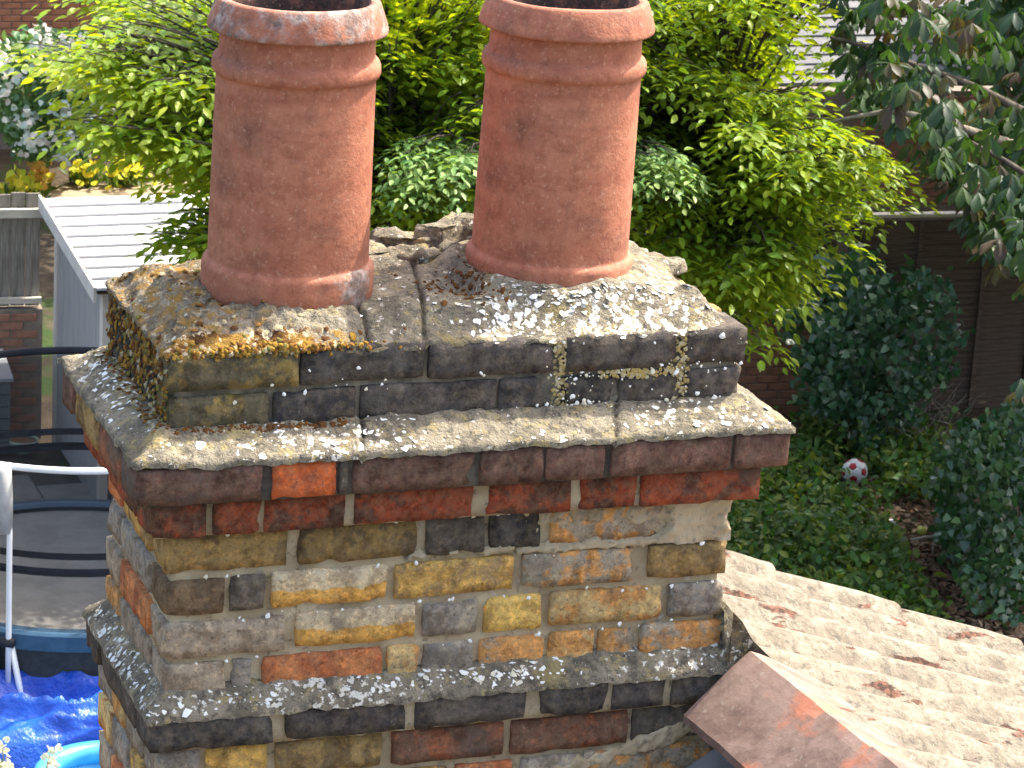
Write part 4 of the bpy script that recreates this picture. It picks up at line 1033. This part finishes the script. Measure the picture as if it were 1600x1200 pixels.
# ------------------------------------------------------------------ trampoline
WHITE = mat_simple('white_tube', (.72, .72, .70), (.80, .80, .78), 6, .4, .5); BLACKP = mat_simple('black_webbing', (.012, .013, .018), (.022, .024, .03), 8, .7, .3)
PADB = mat_simple('blue_pad', (.025, .07, .12), (.04, .10, .165), 6, .6, .3, .3); MATM = mat_simple('trampoline_mat', (.22, .21, .185), (.29, .275, .245), 4, .85, .2, .4); FOAM = mat_simple('foam_sleeve', (.34, .33, .31), (.42, .41, .38), 10, .8, .2, .3)
def mat_net(name, c, f):
    m = NM(name, .8, .2); m.col(c); tr = m.n('ShaderNodeBsdfTransparent'); mx = m.n('ShaderNodeMixShader'); mx.inputs[0].default_value = f
    m.t.links.new(m.b.outputs[0], mx.inputs[1]); m.t.links.new(tr.outputs[0], mx.inputs[2]); m.t.links.new(mx.outputs[0], m.t.nodes['Material Output'].inputs[0]); return m.m
NET = mat_net('safety_net', (.03, .03, .032), .5); SKIRT = mat_simple('skirt_mesh', (.03, .035, .035), (.045, .05, .048), 20, .9)
fh = Vector((math.sin(YAW), math.cos(YAW), 0)); fr = Vector((math.cos(YAW), -math.sin(YAW), 0))
TR = 1.33; zf = .72; zh = 1.92
fp = Vector(atz(75, 1000, zf)); tc = Vector((fp.x, fp.y, 0))+fh*TR
tramp = thing('trampoline', 'round garden trampoline with white poles, blue pad and black safety net', 'trampoline', tuple(tc))
def circ(r, z, a0=0, a1=2*math.pi, n=64): return [tc+(fr*math.cos(a0+(a1-a0)*i/n)+fh*math.sin(a0+(a1-a0)*i/n))*r+Vector((0, 0, z)) for i in range(n+1)]
mk('hoop', *tube(circ(TR, zh, math.pi*1.04, math.pi*1.96), .024, 8), WHITE, tramp)
mk('hoop_sleeve', *tube(circ(TR, zh, -math.pi*.04, math.pi*1.04), .030, 8), BLACKP, tramp)
mk('frame_ring', *tube(circ(TR, zf)[:-1], .024, 8, closed=True), BLACKP, tramp)
def ringstrip(r0, z0, r1, z1, n=64):
    a = circ(r0, z0, n=n); b = circ(r1, z1, n=n); return a[:-1]+b[:-1], [(i, (i+1) % n, n+(i+1) % n, n+i) for i in range(n)]
mk('jumping_mat', *ringstrip(.02, zf-.02, TR-.13, zf), MATM, tramp)
mk('safety_pad', *ringstrip(TR-.13, zf+.030, TR+.03, zf+.035), PADB, tramp); mk('pad_edge', *ringstrip(TR+.03, zf+.035, TR+.035, zf-.07), PADB, tramp)
mk('safety_net', *ringstrip(TR-.04, zf+.04, TR-.02, zh-.03), NET, tramp); mk('skirt', *ringstrip(TR+.02, zf-.07, TR-.04, .12), SKIRT, tramp)
for z, hh in ((.44, .06), (.56, .05)): mk('net_band', *ringstrip(TR-.035, zf+z, TR-.03, zf+z+hh), BLACKP, tramp)
for k in range(6):
    a = math.atan2(-1, 0)+R(-12.5)+k*R(60); rd = fr*math.cos(a)+fh*math.sin(a); tg = fr*-math.sin(a)+fh*math.cos(a)
    white = True
    pm = WHITE if k in (0, 1, 5) else BLACKP
    for s in (-.045, .045): po = mk('pole', *tube([tc+rd*(TR+.06)+tg*s+Vector((0, 0, z)) for z in (.35, zf, zf+.4, zf+.75)]+[tc+rd*(TR+.03)+tg*s*.4+Vector((0, 0, zh))], .019, 8), pm, tramp)
    mk('foam_sleeve', *tube([tc+rd*(TR+.055)+Vector((0, 0, z)) for z in (zf+.76, zf+1.0, zh)], [.062, .06, .05], 10), FOAM if k in (0, 1, 5) else BLACKP, po)
    mk('clamp', *tube([tc+rd*(TR+.06)+tg*s+Vector((0, 0, zf-.02)) for s in (-.08, .08)], .035, 8), BLACKP, po)
    for s in (-1, 1): mk('leg', *tube([tc+rd*(TR+.03)+tg*s*.05+Vector((0, 0, zf-.03)), tc+rd*(TR+.06)+tg*s*.20+Vector((0, 0, .03))], .021, 8), pm, tramp)

# blue tarpaulin heaped on the patio
def mat_tarp():
    m = NM('blue_tarpaulin', .35, .5); c = m.mix(m.ramp(m.noise(2.2, 4, .6), .4, .65), (.012, .055, .36), (.02, .11, .52)); m.col(c)
    m.bump(m.noise(5, 5, .65), .8, .05); return m.m
tq = atz(85, 1122, .15); V = []; Fc = []; nn = 70
for j in range(nn+1):
    for i in range(nn+1):
        u, v = i/nn*2-1, j/nn*2-1; e = max(0, 1-max(abs(u), abs(v))**4)
        p = Vector((tq[0], tq[1], 0))+fr*(u*1.15+.06*mn.noise((u*2, v*2, 1)))+fh*(v*.72+.10*mn.noise((u*2, v*2, 7)))
        rdg = 1-abs(mn.noise((u*.7+v*.9, v*2.6-u*.9, 3))); rdg2 = 1-abs(mn.noise((u*2.+v*2, v*5-u*1.6, 8)))
        p.z = .045+e*(.16+.24*rdg**3+.08*rdg2**2+.05*fbm(u*5, v*7, 2, 3)+.10*(v > .2)*sm(.2, .7, v)); V.append(p)
for j in range(nn):
    for i in range(nn): Fc.append((j*(nn+1)+i, j*(nn+1)+i+1, (j+1)*(nn+1)+i+1, (j+1)*(nn+1)+i))
o = mk('tarpaulin', V, Fc, mat_tarp()); tag(o, 'crumpled bright blue tarpaulin heaped in front of the trampoline', 'tarpaulin')
sol = o.modifiers.new('thickness', 'SOLIDIFY'); sol.thickness = .004
# light blue paddling pool edge
pq = atz(165, 1246, .1); o_ = thing('paddling_pool', 'pale blue inflatable paddling pool below the crumpled tarpaulin', 'paddling pool', (pq[0], pq[1], 0))
POOL = mat_simple('pool_vinyl', (.05, .30, .55), (.08, .38, .62), 6, .35, .5)
cs = [Vector((pq[0], pq[1], 0))+fr*math.cos(2*math.pi*i/48)*.40+fh*math.sin(2*math.pi*i/48)*.40 for i in range(48)]
for z in (.115, .24): mk('ring', *tube([c+Vector((0, 0, z)) for c in cs], .075, 10, closed=True), POOL, o_)
mk('floor', [c+Vector((0, 0, .06)) for c in cs], [tuple(range(48))], POOL, o_, smooth=False)
# white blossom spikes near the bottom left
g0 = atz(25, 1330); root = thing('white_flower_plant', 'creamy white flower spikes below the blue tarpaulin', 'plant', (g0[0], g0[1], 0))
P = []; S = []
for k in range(34):
    px_ = rnd.uniform(-60, 88); py_ = rnd.uniform(1150, 1240)+max(0, px_-40)*.35; t = Vector(aty(px_, py_, g0[1]+rnd.uniform(-.25, .25)))
    S.append(bough((g0[0]+(t.x-g0[0])*.5, g0[1]+(t.y-g0[1])*.5, 0), t, 5, 0, .04))
    for _ in range(16): P.append(t+Vector((rnd.gauss(0, .022), rnd.gauss(0, .022), -abs(rnd.gauss(0, .09)))))
P = np.array(P); n_ = len(P)
leaves('blossom', P, rng.normal(0, 1, (n_, 3))+[0, 0, .3], rng.normal(0, 1, (n_, 3))+[0, -.5, .5], rng.uniform(.03, .055, n_), rng.uniform(.025, .045, n_), tints(n_, (.70, .66, .50), .12), PETAL, root, 'pet')
mk('stems', *wood(S, .007, .004, 5), mat_simple('stem_green', (.16, .20, .08), (.24, .25, .12), 9, .8), root, kind='stuff')
lp = np.array([s[rnd.randint(1, 4)] for s in S for _ in range(7)]); n_ = len(lp)
leaves('foliage', lp, rng.normal(0, 1, (n_, 3)), rng.normal(0, .5, (n_, 3))+[0, 0, 1], rng.uniform(.08, .14, n_), rng.uniform(.02, .04, n_), tints(n_, (.12, .17, .06), .25), LEAF_G, root)
# storage box and bowl at the far end of the patio
q = atz(-16, 705); b_ = thing('storage_box', 'grey-green slatted garden storage box behind the trampoline poles', 'storage box', (q[0], q[1], 0))
BXM = mat_simple('grey_green_plastic', (.10, .125, .115), (.13, .155, .14), 5, .6, .3)
for i in range(6): mk('side_slat', *box(-.22, .13, -.2, .2, .04+i*.105, .04+i*.105+.095), BXM, b_, T(q[0], q[1], 0), smooth=False)
mk('lid', [(-.24, -.23, .68), (.15, -.23, .68), (.15, .23, .80), (-.24, .23, .80), (-.24, -.23, .71), (.15, -.23, .71), (.15, .23, .83), (-.24, .23, .83)], [(3, 2, 1, 0), (4, 5, 6, 7), (0, 1, 5, 4), (1, 2, 6, 5), (2, 3, 7, 6), (3, 0, 4, 7)], mat_simple('grey_lid', (.30, .31, .32), None, 1, .5), b_, T(q[0], q[1], 0), smooth=False)
q = atz(36, 712); pb = thing('plant_bowl', 'pale green planting bowl at the foot of the boarded fence wall', 'bowl', (q[0], q[1], 0))
pf = [(.0, .03), (.07, .03), (.10, .06), (.125, .13), (.135, .145), (.125, .15), (.115, .14)]; nV = 24
V = [(r*math.cos(2*math.pi*k/nV), r*math.sin(2*math.pi*k/nV), z) for r, z in pf for k in range(nV)]
mk('bowl', V, [(i*nV+k, i*nV+(k+1) % nV, (i+1)*nV+(k+1) % nV, (i+1)*nV+k) for i in range(len(pf)-1) for k in range(nV)], mat_simple('green_glaze', (.30, .42, .30), (.36, .48, .36), 5, .4, .5), pb, T(q[0], q[1], 0))
mk('soil', [(.118*math.cos(2*math.pi*k/nV), .118*math.sin(2*math.pi*k/nV), .13) for k in range(nV)], [tuple(range(nV))], mat_simple('bowl_soil', (.12, .07, .045), (.17, .10, .06), 20, .95), pb, T(q[0], q[1], 0), smooth=False)

# ------------------------------------------------------------------ ivy, ground cover, football and litter (right)
def ivy(name, label, poly, d0, d1, n_, col, alt, stem_px, size=(.05, .10), lean=(-.2, -.6, .5)):
    b0 = atz(*stem_px); root = thing(name, label, 'ivy', (b0[0], b0[1], 0))
    cl = [(samp(poly), rnd.uniform(d0, d1)) for _ in range(int(n_/26))]; P = []
    for _ in range(n_):
        (x, y), d = rnd.choice(cl); p = atd(x+rnd.gauss(0, 13), y+rnd.gauss(0, 11), d+rnd.gauss(0, .10)); p[2] = max(p[2], .03); P.append(p)
    P = np.array(P); N = rng.normal(0, .42, (n_, 3))+np.array(lean)
    leaves('foliage', P, rng.normal(0, .6, (n_, 3))+[0, -.2, -.9], N, rng.uniform(*size, n_), rng.uniform(*size, n_)*1.05, tints(n_, col, .3, alt, .12), LEAF_D, root, 'ivy', .08, .15)
    for k in range(5):
        (x, y), d = rnd.choice(cl); mk('stem', *tube(bough(b0, atd(x, y, d), 8, 0, .08), list(np.linspace(.022, .006, 9)), 6), BARK, root)
    return root
ivy('ivy_bush', 'dark glossy ivy bush climbing the lap fence', [(1222, 490), (1262, 405), (1330, 388), (1395, 405), (1475, 425), (1490, 500), (1490, 560), (1440, 640), (1400, 690), (1312, 690), (1270, 620), (1255, 560)], 27.6, 28.9, 3600, (.034, .09, .042), (.13, .22, .13), (1340, 690))
ivy('ivy_mound', 'broad mound of small-leaved ivy beside the litter-strewn bare strip', [(1470, 720), (1520, 655), (1640, 610), (1640, 1000), (1560, 985), (1500, 900), (1475, 820)], 24.2, 26.4, 4600, (.032, .08, .028), (.08, .14, .05), (1590, 900), (.05, .09))
gc = []
PG = [(1120, 700), (1220, 690), (1300, 690), (1330, 770), (1400, 850), (1450, 950), (1480, 985), (1120, 985)]; PG2 = [(1270, 640), (1400, 660), (1480, 700), (1470, 790), (1380, 800), (1330, 720), (1240, 700)]
n_ = 9000; P = []; BQ = atz(1335, 741, .11)
for _ in range(n_):
    q = atz(*samp(PG if rnd.random() < .72 else PG2))
    if math.hypot(q[0]-BQ[0], q[1]-BQ[1]+.12) < .26: continue
    P.append((q[0]+rnd.gauss(0, .04), q[1]+rnd.gauss(0, .04), .02+abs(rnd.gauss(0, .10))*(1+1.2*max(0, mn.noise((q[0]*1.4, q[1]*1.4, 0))))))
P = np.array(P); n_ = len(P)
o = leaves('ground_cover', P, rng.normal(0, 1, (n_, 3))+[0, 0, .1], rng.normal(0, .45, (n_, 3))+[0, -.25, 1], rng.uniform(.05, .11, n_), rng.uniform(.035, .075, n_), tints(n_, (.065, .135, .025), .35, (.16, .21, .035), .25), LEAF_G)
o['label'] = 'low leafy ground cover around the football'; o['category'] = 'ground cover'
n_ = 2200; P = []
for _ in range(n_):
    q = atz(*samp([(1290, 720), (1420, 760), (1500, 860), (1600, 960), (1600, 1010), (1480, 985), (1400, 880), (1330, 790)] if rnd.random() < .7 else [(1150, 640), (1600, 600), (1600, 1000), (1150, 900)])); P.append((q[0], q[1], .055))
P = np.array(P)
o = leaves('leaf_litter', P, rng.normal(0, 1, (n_, 3))*[1, 1, .25], rng.normal(0, .3, (n_, 3))+[0, 0, 1], rng.uniform(.04, .10, n_), rng.uniform(.03, .06, n_), tints(n_, (.12, .075, .045), .4, (.24, .17, .11), .25), LITTER)
o['label'] = 'brown dead leaves strewn over the bare strip of soil'; o['category'] = 'leaf litter'
# twiggy tangle under the ivy bush
tw = []
for _ in range(90):
    q = atz(rnd.uniform(1350, 1490), rnd.uniform(655, 720)); a = rnd.uniform(0, 6.28); l_ = rnd.uniform(.3, .8)
    tw.append(bough((q[0], q[1], .05), (q[0]+math.cos(a)*l_, q[1]+math.sin(a)*l_*.5, rnd.uniform(.1, .55)), 5, .05, .2))
o = mk('twig_tangle', *wood(tw, .005, .002, 4), TWIG, kind='stuff'); o['label'] = 'tangle of dry twigs at the foot of the ivy bush'; o['category'] = 'twigs'
# football
bq = atz(1335, 741, .11); ball = thing('football', 'white football with red pentagon patches lying in the ground cover', 'football', (bq[0], bq[1], .03))
import bmesh
bm = bmesh.new(); bmesh.ops.create_icosphere(bm, subdivisions=1, radius=1.)
ico = [v.co.normalized() for v in bm.verts]; tri = [tuple(v.index for v in f.verts) for f in bm.faces]; bm.free()
BW = mat_simple('ball_white', (.66, .65, .62), (.74, .73, .70), 30, .45, .4); BR = mat_simple('ball_red', (.42, .02, .03), (.30, .02, .03), 30, .45, .4)
BM = T(bq[0], bq[1], .135) @ Matrix.Rotation(.7, 4, 'X') @ Matrix.Rotation(.5, 4, 'Y')
edges = {tuple(sorted(e)) for t in tri for e in zip(t, t[1:]+t[:1])}
def panel(pts, mat, nm):
    c = sum(pts, Vector())/len(pts); c0 = c.normalized()
    pts = sorted(pts, key=lambda p: math.atan2((p-c).dot(c0.cross(c0.orthogonal())), (p-c).dot(c0.orthogonal())))
    V = [c0*.1115]; Fc = []; k = len(pts)
    for s, rr in ((.55, .1113), (.92, .1108), (1., .1070)):
        V += [(c+(p-c)*s).normalized()*rr for p in pts]
    for i in range(k):
        j = (i+1) % k; Fc.append((0, 1+i, 1+j))
        for l_ in (0, 1): Fc.append((1+l_*k+i, 1+(l_+1)*k+i, 1+(l_+1)*k+j, 1+l_*k+j))
    mk(nm, V, Fc, mat, ball, BM)
for i, v in enumerate(ico):
    if i >= 12: continue
base12 = []
ph = (1+5**.5)/2
for a in (-1, 1):
    for b in (-ph, ph): base12 += [Vector((0, a, b)), Vector((a, b, 0)), Vector((b, 0, a))]
nbr = lambda v: [u for u in base12 if u is not v and abs((u-v).length-2) < 1e-3]
for v in base12: panel([v*(2/3)+u*(1/3) for u in nbr(v)], BR, 'red_panel')
done = set()
for a in base12:
    for b in nbr(a):
        for c in nbr(a):
            if b is c or abs((b-c).length-2) > 1e-3: continue
            k = frozenset(id(v) for v in (a, b, c))
            if k in done: continue
            done.add(k); panel([a*(2/3)+b/3, a/3+b*(2/3), b*(2/3)+c/3, b/3+c*(2/3), c*(2/3)+a/3, c/3+a*(2/3)], BW, 'white_panel')
# litter
def strip(name, label, cat, a, b, z, wd, mat):
    p, q = Vector(atz(*a, z)), Vector(atz(*b, z)); d = (q-p); m = (p+q)/2
    V, Fc = rbox(d.length, wd, .012, .003); o = mk(name, V, Fc, mat, None, T(*m) @ Matrix.Rotation(math.atan2(d.y, d.x), 4, 'Z') @ Matrix.Rotation(.08, 4, 'X'), smooth=False)
    return tag(o, label, cat)
SCRAP = mat_simple('white_scrap', (.70, .70, .66), (.60, .60, .57), 20, .7); STICK = mat_simple('bleached_stick', (.36, .30, .23), (.45, .39, .30), 20, .9)
strip('plastic_scrap', 'short bright white scrap lying on the bare strip', 'litter', (1391, 812), (1400, 818), .07, .04, SCRAP)
strip('plastic_scrap', 'longer thin white scrap lying on the bare strip', 'litter', (1368, 820), (1384, 832), .07, .025, SCRAP)
for nm, a, b in (('crossbar', (1425, 842), (1464, 839)), ): pass
q0, q1 = Vector(atz(1424, 843, .16)), Vector(atz(1465, 839, .16)); q2 = Vector(atz(1457, 868, .03))
stk = thing('broken_stick', 'pale broken stick with a leg standing in the ground cover', 'stick', tuple(q2))
mk('crosspiece', *tube([q0, (q0+q1)/2+Vector((0, 0, .01)), q1], [.010, .013, .010], 7), STICK, stk); mk('upright', *tube([q2, Vector((q2.x, q2.y, .1)), q1*.85+q0*.15], [.011, .01, .008], 7), TWIG, stk)
q = atz(1440, 830, .08); V = []; Fc = []
o = thing('windfall_apple', 'small yellow-green apple lying beside the pale broken stick', 'apple', (q[0], q[1], .05))
pf = [(0, .002), (.018, -.004), (.034, .010), (.042, .034), (.038, .056), (.022, .070), (.008, .066), (0, .060)]; nV = 16
V = [(max(r, 1e-4)*math.cos(2*math.pi*k/nV), max(r, 1e-4)*math.sin(2*math.pi*k/nV), z) for r, z in pf for k in range(nV)]
fl = mk('flesh', V, [(i*nV+k, i*nV+(k+1) % nV, (i+1)*nV+(k+1) % nV, (i+1)*nV+k) for i in range(len(pf)-1) for k in range(nV)], mat_simple('apple_skin', (.45, .46, .08), (.55, .50, .10), 12, .4, .4), o, T(q[0], q[1], .05))
mk('stalk', *tube([(q[0], q[1], .108), (q[0]+.006, q[1], .128)], .003, 5), BARK, fl)
